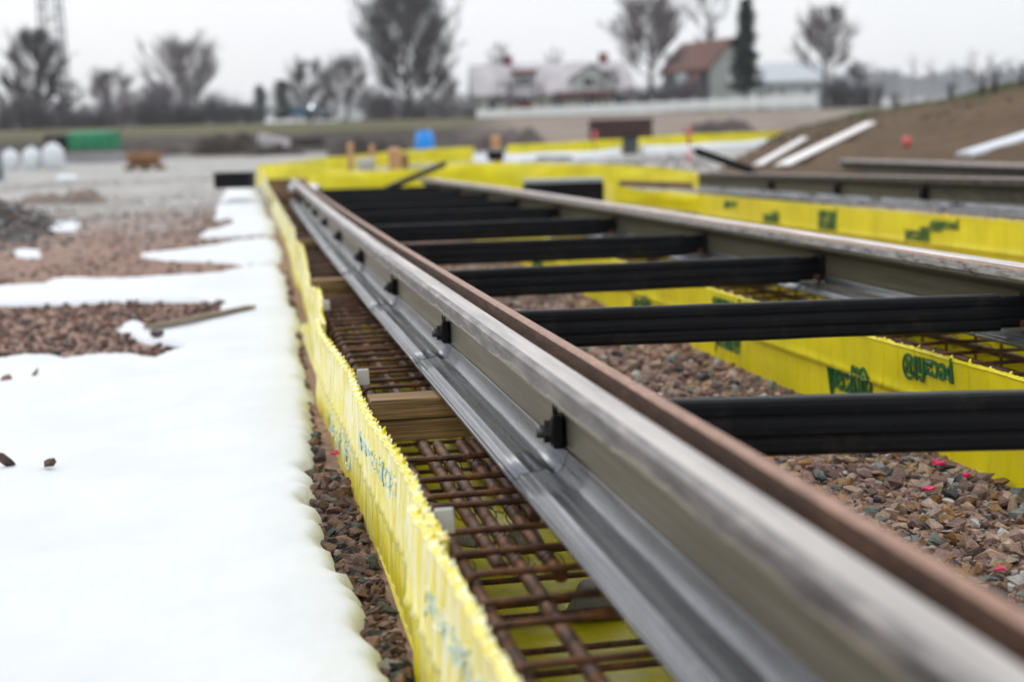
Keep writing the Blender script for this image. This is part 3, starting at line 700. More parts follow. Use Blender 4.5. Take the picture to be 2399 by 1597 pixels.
# ------------------------------------------------------------------ snow (real sheet with rounded rim)
SNOW = [ # outlines in photo pixels, laid on the ground
 [(1000, 1800), (912, 1597), (890, 1525), (869, 1476), (848, 1415), (833, 1373), (780, 1305), (757, 1247), (745, 1200), (727, 1185), (718, 1168), (739, 1158), (733, 1128), (735, 1115), (722, 1100), (701, 1092), (720, 1086), (733, 1082), (735, 1064), (731, 1038), (734, 1000), (733, 980), (723, 958), (720, 931), (735, 921), (720, 900), (713, 856), (699, 816), (703, 772), (696, 721), (679, 700), (679, 676), (665, 636), (648, 618),
  (600, 617), (570, 617), (509, 632), (373, 641), (289, 646), (146, 644), (112, 649), (98, 658), (0, 662), (-300, 668), (-300, 700), (0, 704), (190, 702), (251, 697), (475, 697), (523, 702), (502, 726), (343, 757), (340, 744), (295, 744), (275, 758), (282, 768), (340, 789), (401, 795), (438, 799), (424, 804), (373, 819), (350, 829), (336, 821), (244, 819), (153, 829), (132, 822), (58, 821), (0, 829), (-300, 835), (-900, 1000), (-900, 1800)],
 [(648, 613), (659, 603), (664, 580), (648, 558), (628, 553), (543, 561), (475, 573), (329, 588), (320, 594), (384, 604), (543, 610), (577, 616)],
 [(644, 542), (644, 500), (636, 470), (622, 440), (606, 424), (580, 418), (560, 415), (545, 413), (516, 426), (496, 444), (548, 447), (557, 468), (519, 485), (548, 490), (530, 503), (545, 509), (530, 524), (475, 537), (463, 551), (540, 549)],
 [(98, 484), (184, 484), (190, 505), (104, 506)], [(32, 578), (98, 580), (100, 600), (36, 598)], [(128, 396), (182, 394), (184, 411), (130, 412)], [(690, 428), (752, 428), (772, 444), (720, 452)],
]
def to_ground(px, py, lift=.03):
    z = -.42
    for _ in range(12):
        p = atz(px, py, z); z = zg(p[0], p[1]) + lift
        if p[1] > 60 or p[1] < 0: break
    return p[:2]
def poly_sd(P, X, Y):
    """signed distance (inside > 0) to polygon P, vectorised"""
    P = np.array(P); n = len(P); ins = np.zeros(X.shape, bool); best = np.full(X.shape, 1e9)
    for i in range(n):
        a, b = P[i], P[(i+1) % n]; e = b-a; wx, wy = X-a[0], Y-a[1]
        t = np.clip((wx*e[0]+wy*e[1])/(e@e+1e-12), 0, 1); dx, dy = wx-e[0]*t, wy-e[1]*t
        best = np.minimum(best, dx*dx+dy*dy)
        c = ((a[1] <= Y) != (b[1] <= Y)); 
        with np.errstate(divide='ignore', invalid='ignore'): xi = a[0]+(Y-a[1])*e[0]/(e[1] if abs(e[1]) > 1e-12 else 1e-12)
        ins ^= c & (X < xi)
    return np.where(ins, 1, -1)*np.sqrt(best)
SNOWW = [np.array([to_ground(*p) for p in poly]) for poly in SNOW]
def snow_sd(X, Y):
    s = np.full(X.shape, -1e9)
    for P in SNOWW: s = np.maximum(s, poly_sd(P, X, Y))
    return s
def build_snow():
    ys = [.55]
    while ys[-1] < 26: ys.append(ys[-1]*1.0062)
    ys = np.array(ys); u = np.concatenate([np.arange(0, .16, .0045), np.geomspace(.16, 1.5, 105)])      # lateral offset as a share of distance
    Y, U = np.meshgrid(ys, u, indexing='ij'); edge = np.interp(Y, [0, 4.4, 6, 8, 12, 16, 26], [-.262, -.275, -.24, -.205, -.18, -.20, .25])
    X = edge - U*(Y+.25)
    sd = snow_sd(X, Y)
    nz = np.array([[.45 - 1.5*abs(mnoise.noise((x*7, y*8, 1.3))) - .8*abs(mnoise.noise((x*17, y*22, 7))) + .3*mnoise.noise((x*60, y*60, 5)) for x, y in zip(rx, ry)] for rx, ry in zip(X, Y)])
    lo = np.array([[mnoise.noise((x*1.3, y*1.3, 4)) + .4*mnoise.noise((x*5, y*5, 9)) for x, y in zip(rx, ry)] for rx, ry in zip(X, Y)])
    near = np.exp(-((X - edge)/.35)**2)
    s = sd + .026*(nz+.05)*np.minimum(1, .5+Y/6)
    H = .026 + .026*near*np.clip((6-Y)/3, .3, 1)
    w = .030 + .010*near
    t = np.clip(s/w, -1, 1)
    prof = np.where(t > 0, np.sqrt(np.clip(1-(1-t)**2, 0, 1)), t*1.6)
    Z = np.array([[zg(x, y) for x, y in zip(rx, ry)] for rx, ry in zip(X, Y)]) + H*prof + np.where(t > 0, .006*nz*t*.6 + .026*lo*np.clip(s/.3, 0, 1), 0) - .004
    keep = s > -.06
    idx = -np.ones(X.shape, int); vs = []; fs = []
    R, C = X.shape
    for i in range(R):
        for j in range(C):
            if keep[max(0, i-1):i+2, max(0, j-1):j+2].any(): idx[i, j] = len(vs); vs.append((X[i, j], Y[i, j], Z[i, j]))
    for i in range(R-1):
        for j in range(C-1):
            q = (idx[i, j], idx[i+1, j], idx[i+1, j+1], idx[i, j+1])
            if min(q) >= 0 and keep[i:i+2, j:j+2].any(): fs.append(q)
    MB().add(vs, fs, 0, True).build('snow', M['snow'], None, kind='stuff')
build_snow()

# ------------------------------------------------------------------ loose gravel: one heap of real stones
def stone_variants(n):
    out = []
    for i in range(n):
        bm = bmesh.new(); r = random.Random(i)
        for k in range(r.choice((9, 10, 12, 14))):
            v = Vector((r.gauss(0, 1), r.gauss(0, 1), r.gauss(0, 1))).normalized(); v.x *= r.uniform(.85, 1.25); v.y *= r.uniform(.6, .95); v.z *= r.uniform(.42, .75)
            bm.verts.new(v)
        h = bmesh.ops.convex_hull(bm, input=bm.verts)
        bmesh.ops.delete(bm, geom=[g for g in set(h['geom_interior'] + h['geom_unused']) if isinstance(g, bmesh.types.BMVert)], context='VERTS')
        bmesh.ops.triangulate(bm, faces=bm.faces); bmesh.ops.recalc_face_normals(bm, faces=bm.faces)
        bm.verts.index_update()
        out.append((np.array([v.co[:] for v in bm.verts]), np.array([[v.index for v in f.verts] for f in bm.faces]))); bm.free()
    return out
SV = stone_variants(48)
PAL = {'tan': [((.40, .25, .195), 5), ((.52, .37, .26), 4), ((.46, .25, .10), 3), ((.33, .21, .18), 5), ((.24, .27, .25), 2.2), ((.58, .57, .53), 1.2), ((.05, .055, .06), 1.5), ((.55, .40, .33), 3), ((.17, .11, .09), 2)],
       'red': [((.21, .118, .095), 6), ((.30, .175, .138), 4), ((.26, .135, .065), 2), ((.15, .093, .08), 5), ((.13, .15, .14), 1.5), ((.40, .36, .33), .6), ((.035, .04, .042), 2.2), ((.34, .225, .195), 2)],
       'grey': [((.36, .355, .34), 4), ((.42, .415, .40), 4), ((.28, .275, .27), 2), ((.38, .30, .26), 2), ((.48, .475, .46), 1.5)],
       'soil': [((.11, .072, .044), 4), ((.16, .11, .07), 3), ((.065, .042, .025), 3), ((.22, .16, .11), 1)],
       'dark': [((.16, .155, .15), 4), ((.25, .24, .235), 3), ((.09, .09, .09), 3), ((.24, .17, .145), 3), ((.40, .39, .38), 1)]}
def stone_field(name, pts, **t):
    """pts: rows (x, y, z, size, palette)"""
    V = []; Fc = []; Cc = []; b = 0
    cum = {k: (np.array([c for c, w in v]), np.cumsum([w for c, w in v])/sum(w for c, w in v)) for k, v in PAL.items()}
    for (x, y, z, s, pal) in pts:
        v, f = SV[RNG.integers(len(SV))]
        a = RNG.uniform(0, 2*PI); tx, ty = RNG.normal(0, .30, 2)
        R = np.array(Matrix.Rotation(a, 3, 'Z') @ Matrix.Rotation(tx, 3, 'X') @ Matrix.Rotation(ty, 3, 'Y'))
        V.append(v @ R.T*s + (x, y, z)); Fc.append(f + b); b += len(v)
        cs, cw = cum[pal]; c = cs[np.searchsorted(cw, RNG.random())]*RNG.uniform(.7, 1.25); c = np.clip(c, 0, .8)
        Cc.append(np.tile(np.append(c, 1), (len(v), 1)))
    V = np.concatenate(V); Fc = np.concatenate(Fc); Cc = np.concatenate(Cc)
    me = bpy.data.meshes.new(name); me.vertices.add(len(V)); me.vertices.foreach_set('co', V.ravel())
    me.loops.add(Fc.size); me.loops.foreach_set('vertex_index', Fc.ravel().astype(np.int32))
    me.polygons.add(len(Fc)); me.polygons.foreach_set('loop_start', np.arange(0, Fc.size, 3, dtype=np.int32))
    me.update(calc_edges=True); me.polygons.foreach_set('use_smooth', np.zeros(len(Fc), dtype=bool))
    at = me.color_attributes.new('stone_col', 'FLOAT_COLOR', 'POINT'); at.data.foreach_set('color', Cc.ravel())
    me.materials.append(M['stone'])
    return tag(link(bpy.data.objects.new(name, me)), **t)
def scatter():
    P = []
    def fill(n, xr, yr, smin, smax, pal, cond=None, sink=.25):
        X = RNG.uniform(*xr, n); Yv = RNG.uniform(*yr, n); Sz = smin*(smax/smin)**(RNG.random(n)**1.7)
        sd = snow_sd(X, Yv)
        for x, y, s, q in zip(X, Yv, Sz, sd):
            if cond and not cond(x, y, s, q): continue
            P.append((x, y, zg(x, y) + s*(.45-sink) + RNG.uniform(-.004, .010)*(s/.02), s, pal))
    fill(6000, (.30, 1.19), (1.7, 4.6), .004, .009, 'tan', lambda x, y, s, q: x < 1.185 - s*.6, .3)
    fill(8500, (.30, 1.19), (1.7, 4.6), .007, .026, 'tan', lambda x, y, s, q: x < 1.185 - s*.6)
    fill(3800, (.30, 1.19), (4.6, 9.0), .013, .034, 'tan', lambda x, y, s, q: x < 1.185 - s*.6)
    fill(7500, (-.62, -.268), (1.4, 3.6), .006, .024, 'red', lambda x, y, s, q: q < .012 and x < -.262 - s*.5)
    fill(4200, (-.70, -.22), (3.6, 9.0), .008, .028, 'red', lambda x, y, s, q: q < .012 and x < ip(y, [0, 4.4, 6, 8, 12], [-.285, -.295, -.255, -.22, -.20]) - s*.8)
    def infr(x, y, s, q): return q < .0 and x > -.52 - y*.21
    fill(26000, (-3.9, -.3), (4.4, 15), .008, .024, 'red', lambda x, y, s, q: infr(x, y, s, q) and (y < 9 + 4*mnoise.noise((x, y*.6, 2)) or RNG.random() < .35))
    fill(16000, (-6.5, -.4), (9, 22), .008, .017, 'grey', lambda x, y, s, q: infr(x, y, s, q) and RNG.random() < .6)
    fill(2600, (-4.2, -2.1), (8.0, 14), .018, .06, 'dark', lambda x, y, s, q: infr(x, y, s, q) and x < -1.0 - .16*y + .3*mnoise.noise((x, y, 4)))
    fill(2500, (1.8, 7), (7, 24), .02, .05, 'grey', None)
    # bits of dark gravel dropped on the snow rim
    return P
stone_field('gravel', scatter(), kind='stuff')
def lone_stone(px, py, s, pal, lab, k, lift=.05, flat=1):
    lift = .022; p = to_ground(px, py, lift); o = stone_field('stone', [(0, 0, 0, 1, pal)], label=lab, cat='stone', group='stones lying on the snow')
    o.location = (p[0], p[1], zg(p[0], p[1]) + .037); o.scale = (s*1.1, s*.9, s*1.15*flat)
lone_stone(72, 889, .030, 'red', 'dark pointed stone standing alone on the snow at the left', 0)
lone_stone(15, 897, .034, 'red', 'flat brown stone on the snow at the left picture edge, beside the dark pointed stone', 1, .045, .6)
lone_stone(114, 1096, .022, 'red', 'small reddish stone on the near snow, lone', 2, .06, .8)
lone_stone(16, 1092, .030, 'red', 'reddish stones patch poking through the near snow at the left picture edge', 3, .055, .8)
lone_stone(369, 789, .034, 'red', 'brown stone at the tip of the bare gravel patch, by the snow rim', 4, .03, 1.1)
# spray-painted scraps
for i, (px, py, s, lab) in enumerate(((2196, 1090, .020, 'bright pink scrap on the gravel beside the yellow sheet, longest of the pink marks'), (2262, 1118, .014, 'faint pink daub on a flat stone near the yellow sheet'),
        (2178, 1150, .016, 'pink chip on the gravel left of the pink-daubed stone'), (2345, 1342, .014, 'pink chip between grey stones at the lower right'), (786, 1066, .014, 'dark pink scrap against the foot of the snow-side sheet'))):
    p = to_ground(px, py, .025); mb = MB(); n = 7
    vs = [(s*math.cos(2*PI*k/n)*random.uniform(.5, 1.2), s*.55*math.sin(2*PI*k/n)*random.uniform(.5, 1.2), .004*random.uniform(-1, 1)) for k in range(n)]
    mb.add(vs + [(x*.9, y*.9, z+.004) for x, y, z in vs], [list(range(n))[::-1], list(range(n, 2*n))] + [(k, (k+1) % n, n+(k+1) % n, n+k) for k in range(n)])
    o = mb.build('paint_scrap', M['pink'], None, label=lab, cat='pink scrap', group='pink marking scraps'); o.location = (p[0], p[1], zg(p[0], p[1]) + .030); o.rotation_euler = (random.uniform(.2, .6), random.uniform(-.3, .3), random.uniform(-.6, .6))
# lath lying on the snow
a = to_ground(345, 754, .06); b = to_ground(590, 717, .05); v = b-a
o = MB().box((0, 0, 0), (float(np.linalg.norm(v)), .055, .014)).build('wooden_lath', M['lath'], None, label='thin weathered lath lying across the rim of the snow at the left', cat='lath')
o.location = ((a[0]+b[0])/2, (a[1]+b[1])/2, zg(a[0], a[1]) + .046); o.rotation_euler = (0, -.03, math.atan2(v[1], v[0])); bevel(o, .002)

# ------------------------------------------------------------------ middle distance
def facing(name, px, py, F, label, cat, group=None, yaw=0):
    """an Empty at the place where the thing stands, turned to face the camera: local x right, y away, z up"""
    p = atF(px, py, F); return empty(name, tuple(p), -YAW + yaw, label, cat, group)
def W(px, F): return px*F/FPX
black = M['rubber']
darkmat = plain('dark_sheet_plastic', (.008, .008, .010), .6, spec=.12); greybox = plain('grey_cover', (.30, .34, .36), .55, 0, .15, 8)
green = plain('green_tarpaulin', (.004, .23, .095), .55, 0, .2, 3, .3, 14); white = plain('white_sack', (.66, .69, .72), .6, 0, .1, 6, .3, 20)
blue = plain('blue_plastic', (.002, .27, .80), .35, 0, .1, 4); rust2 = plain('rust_red_steel', (.060, .025, .022), .7, .1, .35, 2)
brick = plain('orange_timber', (.30, .17, .085), .8, 0, .4, 9); slab = plain('pale_slab', (.55, .53, .55), .8, 0, .15, 3)
concg = plain('grey_slab', (.27, .275, .285), .8, 0, .2, 2); soilm = plain('dug_soil', (.036, .027, .021), .95, 0, .5, 1.2, .6, 8)
mauve = plain('purple_grey_soil', (.085, .067, .062), .95, 0, .4, 1.2, .6, 8)
redp = plain('red_marker_paint', (.62, .11, .11), .5, 0, .1, 20); whitep = plain('white_marker_paint', (.75, .72, .70), .5, 0, .1, 20)

# black rubber stack beside the second rail
t = facing('rubber_stack', 1323, 470, 11.6, 'stack of black rubber profiles with a blue-grey top, right beside the second rail', 'rubber stack', yaw=.06)
w = W(186, 11.6)
b = MB().box((0, .12, .03), (w, .24, .21)).build('profile_bundle', black, t); bevel(b, .012)
b = MB()
for k in range(4): b.box((0, .03 + .06*k, .152), (w-.01, .054, .034))
b = b.build('top_row', greybox, t); bevel(b, .006)
# leaning bars
def lean_bar(pa, pb, r, label, name='loose_bar', group='loose black bars'):
    a, b = np.array(pa), np.array(pb); v = Vector(b-a); L = v.length
    root = empty(name, tuple(a), 0, label, 'bar', group); root.rotation_euler = v.to_track_quat('X', 'Z').to_euler()
    o = MB().box((L/2, 0, 0), (L, r*1.3, r*2)).build('sleeve', black, root); bevel(o, r*.35)
    MB().tube([(-.05, 0, 0), (0, 0, 0)], r*.4, 8).build('threaded_rod', M['steelnut'], root); MB().tube([(L, 0, 0), (L+.05, 0, 0)], r*.4, 8).build('threaded_rod', M['steelnut'], root)
lean_bar(atF(905, 443, 13.9), atF(1042, 384, 15.6), .030, 'loose black bar leaning up over the crumpled yellow end wall')
lean_bar(atF(1630, 353, 15.0), atF(1762, 400, 14.6), .038, 'loose black bar lying slanted beside the pink-red survey stake, before the earth bank')
# black crate at the end of the snow strip
t = facing('black_crate', 544, 428, 15.5, 'low black crate standing at the far tip of the snow strip', 'crate')
w = W(86, 15.5)
b = MB().box((0, .15, .015), (w, .30, .15)).build('crate_body', darkmat, t); bevel(b, .012)
b = MB().box((0, .15, .098), (w+.02, .32, .016)).build('lid', darkmat, t); bevel(b, .005)
# stakes
def stake(px, ytop, ybot, F, wpx, label, name='timber_stake', mat=None, group='timber stakes by the yellow sheets', lean=0, pointed=True):
    p = atF(px, ybot, F); h = W(ybot-ytop, F); w = W(wpx, F)
    z0 = min(0, zg(p[0], p[1]) - p[2]) - .05
    mb = MB(); q = w/2
    vs = [(-q, -q, z0), (q, -q, z0), (q, q, z0), (-q, q, z0), (-q, -q, h*.93), (q, -q, h*.93), (q, q, h), (-q, q, h)]
    mb.add(vs, [(3, 2, 1, 0), (4, 5, 6, 7), (0, 1, 5, 4), (1, 2, 6, 5), (2, 3, 7, 6), (3, 0, 4, 7)])
    o = mb.build(name, mat or M['post'], None, label=label, cat='stake', group=group); o.location = tuple(p); o.rotation_euler = (0, lean, -YAW); bevel(o, w*.08); return o
stake(821, 336, 392, 20, 13, 'leftmost thin timber stake standing above the yellow sheets', lean=.03)
stake(873, 340, 400, 21, 11, 'thin timber stake just left of the widest timber stake')
stake(926, 347, 412, 18, 28, 'widest pale orange timber stake, behind the leaning black bar')
stake(950, 360, 415, 18.6, 16, 'brown stake right against the widest timber stake', mat=M['board'])
stake(1164, 318, 362, 22, 22, 'short orange timber stub above the small black block', lean=-.05)
t = facing('black_block', 1161, 374, 20, 'small black block below the short orange timber stub', 'block')
b = MB().box((0, .1, .05), (W(38, 20), .2, W(22, 20))).build('block_body', darkmat, t); bevel(b, .02); MB().box((0, .1, .125), (W(30, 20), .16, .02)).build('lid', greybox, t)
t = facing('white_bucket', 856, 412, 18.2, 'white bucket beside the widest timber stake, behind the yellow end wall', 'bucket')
MB().lathe([(.09, 0), (.115, .2), (.120, .205), (.120, .215), (.105, .215), (.10, .19)], (0, .1, 0), 20).build('bucket_body', white, t); MB().tube([(-.115, .1, .19), (-.08, .02, .12), (0, -.02, .09), (.08, .02, .12), (.115, .1, .19)], .004, 6).build('handle', M['galv'], t)
t = facing('black_sheet', 1300, 378, 24, 'low dark strip of sheeting on the grey gravel above the yellow end wall', 'sheeting')
MB().grid([[(x, y, .03+.03*mnoise.noise((x*3, y*4, 1)) + .04*(1-abs(2*k/12-1))) for k, y in enumerate(np.linspace(0, .5, 13))] for x in np.linspace(-W(42, 24), W(42, 24), 16)]).build('sheet_fold', darkmat, t)
# barrel
t = facing('blue_barrel', 996, 362, 40, 'bright blue plastic barrel behind the yellow sheets', 'barrel'); R = W(22, 40); H = W(54, 40)
MB().lathe([(R*.74, -.1), (R*.80, .03), (R*.88, H*.14), (R*.97, H*.3), (R*1.03, H*.33), (R, H*.36), (R*1.02, H*.5), (R, H*.64), (R*1.03, H*.67), (R*.97, H*.7), (R*.86, H*.88), (R*.78, H*.97)], (0, 0, 0), 28).build('drum', blue, t)
MB().lathe([(R*.80, H*.95), (R*.82, H*.975), (R*.80, H), (R*.7, H*1.0)], (0, 0, 0), 28).build('lid', blue, t)
MB().tube([(R*.5, 0, H), (R*.5, 0, H+.03)], .035, 12).build('bung', whitep, t)
# rust-red steel trough with the black post in front
t = facing('steel_container', 1456, 320, 45, 'long low rust-brown steel container on the tan soil', 'container'); w = W(146, 45); h = W(40, 45)
b = MB().box((0, .4, h/2-.1), (w, .8, h+.1)); b = b.build('body', rust2, t); bevel(b, .03)
r_ = MB()
for k in range(9): r_.box((-w/2+w*(k+.5)/9, -.012, h/2), (.05, .05, h-.08))
r_.build('ribs', rust2, t); r_ = MB(); r_.box((0, 0, h-.03), (w+.04, .06, .06)); r_.build('rim', rust2, t)
t = facing('black_post', 1477, 356, 29, 'short dark post block in the gap between two far yellow sheets', 'post')
b = MB().box((0, .1, .12), (W(34, 29), .25, W(38, 29))).build('post_body', plain('dark_grey_steel', (.05, .055, .065), .6), t); bevel(b, .02); MB().box((0, .1, .3), (W(40, 29), .3, .03)).build('cap', darkmat, t)
o = MB().box((0, 0, 0), (.62, .30, .05)).build('dark_gap_filler', M['board'], None, label='dark brown filler for the shaded gap between the crumpled end wall and the return sheet', cat='gap filler'); o.location = tuple(atF(1535, 432, 12.9)); o.rotation_euler = (0, .06, -YAW)  # added dark slab stands in for the shadowed opening down to the trough
# survey stakes
def marker(px, ytop, ybot, F, label, wpx=9, white_part=True):
    p = atF(px, ybot, F); h = W(ybot-ytop, F); r = W(wpx, F)/2
    t = empty('survey_stake', tuple(p), 0, label, 'survey stake', 'red survey stakes')
    if white_part:
        MB().tube([(0, 0, -.2), (0, 0, h*.55)], r*.8, 10).build('shaft', whitep, t); MB().tube([(0, 0, h*.55), (0, 0, h)], r, 10).build('red_tip', redp, t); MB().tube([(0, 0, h*.10), (0, 0, h*.42)], r*1.15, 10).build('pink_band', plain('pink_band', (.70, .27, .32), .5), t)
    else:
        MB().tube([(0, 0, -.25), (0, 0, h*.25)], r*.4, 8).build('shaft', M['post'], t); MB().tube([(0, 0, h*.2), (0, 0, h)], r, 12).build('red_tip', redp, t)
marker(1615, 298, 392, 19, 'tall red and pink survey stake rising past the far yellow sheet', 8)
marker(1394, 308, 334, 29, 'short red survey stake at the left end of the steel container', 9, False)
marker(2124, 320, 352, 17.5, 'short red survey stake on the bare earth bank', 18, False)
# sacks, tarpaulins and slabs on the left
for i, (px, yt, yb, wd) in enumerate(((26, 352, 396, 42), (76, 347, 394, 44), (126, 337, 391, 50))):
    F = 36; t = facing('white_sack', px, yb, F, ('leftmost round white sack at the left picture edge', 'middle round white sack of the three at the left', 'biggest round white sack, in front of the black sheeting')[i], 'sack', 'white sacks at the edge of the gravel')
    R = W(wd, F)/2; H = W(yb-yt, F)
    MB().lathe([(R*.75, -.1), (R*.95, H*.12), (R*1.02, H*.35), (R, H*.6), (R*.82, H*.82), (R*.45, H*.96), (R*.12, H*1.0)], (0, 0, 0), 18).build('bag', white, t)
    MB().tube([(-R*.3, 0, H*.95), (-R*.2, 0, H*1.06), (0, 0, H*1.09), (R*.2, 0, H*1.06), (R*.3, 0, H*.95)], .012, 6).build('loop', white, t)
def tarp(name, x0, x1, yt, yb, F, mat, label, cat, depth=1.2):
    t = facing(name, (x0+x1)/2, yb, F, label, cat); w = W(x1-x0, F); h = W(yb-yt, F)
    rows = []
    for i in range(15):
        u = i/14; x = -w/2+w*u; row = []
        for (y, z) in ((0, -.3), (0, .1), (-.02, h*.5), (.02, h*.85), (.10, h), (depth*.5, h*1.03), (depth-.1, h), (depth, h*.8), (depth, -.3)):
            row.append((x + (.02 if i == 0 else 0), y + .05*mnoise.noise((x*2, z*3, 1)), z + .04*mnoise.noise((x*1.5, y*2, 5))))
        rows.append(row)
    mb = MB(); mb.grid(rows); mb.add(rows[0], [list(range(9))]); mb.add(rows[-1], [list(range(9))[::-1]]); mb.build('cover', mat, t)
    b = MB()
    for x in np.linspace(-w*.4, w*.4, 4): b.tube([(x, -.03, .05), (x, -.03, h*.9), (x, .1, h*1.02)], .012, 5)
    b.build('strap', M['wire'], t)
tarp('green_tarpaulin_stack', 160, 268, 310, 356, 60, green, 'bright green tarpaulin-covered stack at the left, against the grassy rise', 'covered stack')
tarp('black_tarpaulin_stack', 103, 158, 318, 352, 61, darkmat, 'black covered stack directly left of the green one', 'covered stack')
t = facing('slab_pile', 212, 384, 48, 'low pile of grey slabs below the green tarpaulin stack', 'slab pile'); w = W(130, 48)
for k in range(3): b = MB().box((.04*k, .5, .03+.13*k), (w-.06*k, 1.0, .12)).build('slab', concg, t); bevel(b, .01)
t = facing('timber_pile', 332, 407, 30, 'pallet of orange-brown timber offcuts on the grey gravel', 'timber pile'); w = W(86, 30)
b = MB()
for k in range(5): b.box((0, .08+.12*k, .14), (w, .09, .025))
for k in (-1, 0, 1): b.box((k*w*.42, .3, .05), (.09, .6, .15))
b.build('pallet', M['board'], t)
for k in range(14):
    q = MB().box((0, 0, 0), (random.uniform(.52, .74), .06, .045)); o = q.build('offcut', brick if k % 3 else M['post'], t); o.location = (random.uniform(-.06, .06), random.uniform(.05, .5), .18 + .018*k); o.rotation_euler = (random.uniform(-.1, .1), random.uniform(-.06, .06), random.uniform(-.2, .2))
# rubble and spoil
def heap(name, x0, x1, yt, yb, F, mat, label, seed, cat='heap', group='spoil heaps before the grassy rise', depth=None):
    w = W(x1-x0, F); h = W(yb-yt, F)+.1; d = depth or max(1.0, w*.35); p = atF((x0+x1)/2, yb, F); rows = []
    for i in range(34):
        u = -1+2*i/33; row = []
        for k in range(20):
            v = -1+2*k/19; rr = math.sqrt(u*u+v*v); e = max(0, 1-rr**1.6)
            e = min(1, 1.9*e); z = h*(e*(.9+.45*mnoise.noise((u*3.2, v*2.2, seed))) + .10*mnoise.noise((u*9, v*9, seed))*min(1, e*4)) - .15
            row.append((u*w/2*1.08, v*d + d*.6, z))
        rows.append(row)
    o = MB().grid(rows).build(name, mat, None, label=label, cat=cat, group=group); o.location = tuple(p); o.rotation_euler = (0, 0, -YAW); return o
heap('spoil_heap', 280, 470, 330, 378, 55, mauve, 'grey-brown spoil heap behind the timber pallet', 1)
heap('spoil_heap', 430, 610, 318, 372, 54, soilm, 'darkest brown spoil heap, left of the tilted white slab', 2)
heap('spoil_heap', 560, 720, 340, 372, 52, soilm, 'low dark spoil heap under the tilted white slab', 3)
heap('spoil_heap', 1060, 1300, 308, 352, 50, mauve, 'broad purple-grey spoil heap right of the blue barrel', 4)
heap('spoil_heap', 1600, 1790, 280, 318, 52, mauve, 'dark grey spoil heap right of the steel container, before the bank', 5)
heap('spoil_heap', 760, 960, 325, 360, 48, soilm, 'brown spoil heap left of the blue barrel', 6)
t = facing('pale_slab', 640, 342, 56, 'tilted white slab leaning on the dark spoil', 'slab'); q = MB().box((0, 0, .18), (W(74, 56), .25, W(22, 56))).build('panel', slab, t); q.rotation_euler = (0, .22, 0); bevel(q, .03)
q = MB().box((-.3, -.16, .12), (.12, .10, .35)).build('lug', slab, t)
t = facing('dark_skip', 717, 360, 58, 'dark skip standing right of the tilted white slab', 'skip'); w = W(76, 58); h = W(34, 58)
MB().add([(-w*.40, 0, -.1), (w*.40, 0, -.1), (w*.40, 1, -.1), (-w*.40, 1, -.1), (-w/2, 0, h), (w/2, 0, h), (w/2, 1, h), (-w/2, 1, h)], [(3, 2, 1, 0), (0, 1, 5, 4), (1, 2, 6, 5), (2, 3, 7, 6), (3, 0, 4, 7), (4, 5, 6, 7)]).build('body', plain('dark_skip_paint', (.030, .027, .026), .6), t)
MB().tube([(-w/2, -.02, h), (w/2, -.02, h)], .04, 6).build('rim', plain('skip_rim', (.04, .036, .034), .5), t)
P_ = []
for k in range(3200):
    px = RNG.uniform(-150, 200); py = RNG.uniform(445, 590); 
    if RNG.random() > (1 - max(0, px)/210)*(1-abs(py-510)/90): continue
    q = to_ground(px, py, .0); hh = .26*math.exp(-((px+30)/95)**2 - ((py-505)/40)**2); P_.append((q[0], q[1], zg(q[0], q[1]) + RNG.uniform(0, hh), RNG.uniform(.02, .06), 'dark'))
stone_field('rubble', P_, kind='stuff')
# low ridge of dirt across the grey gravel on the left
rows = []
for i in range(40):
    u = i/39; px = 35 + 215*u; py = 447 - 9*math.sin(u*PI*1.7+2.6) - 6*u; p = atF(px, py, 16.5); row = []
    for k in range(9):
        v = -1+2*k/8; x, y = p[0]+Fv[0]*v*.30, p[1]+Fv[1]*v*.30; row.append((x, y, zg(x, y)-.03 + max(.03, p[2]-zg(x, y)+.07)*(1-v*v)*(.7+.5*mnoise.noise((u*9, v, 3)))*min(1, 6*u, 6*(1-u))))
    rows.append(row)
MB().grid(rows).build('dirt_ridge', plain('dirt', (.19, .150, .125), .95, 0, .35, 9, .6, 40), None, kind='structure')
# dark pole at the left picture edge
t = facing('grey_post', 2, 440, 22, 'blue-grey post cut by the left picture edge', 'post'); MB().tube([(0, 0, -.2), (0, 0, W(85, 22))], W(9, 22), 12).build('post_tube', plain('blue_grey_steel', (.13, .16, .18), .5), t); MB().tube([(0, 0, W(85, 22)), (0, 0, W(88, 22))], W(11, 22), 12).build('cap', concg, t)

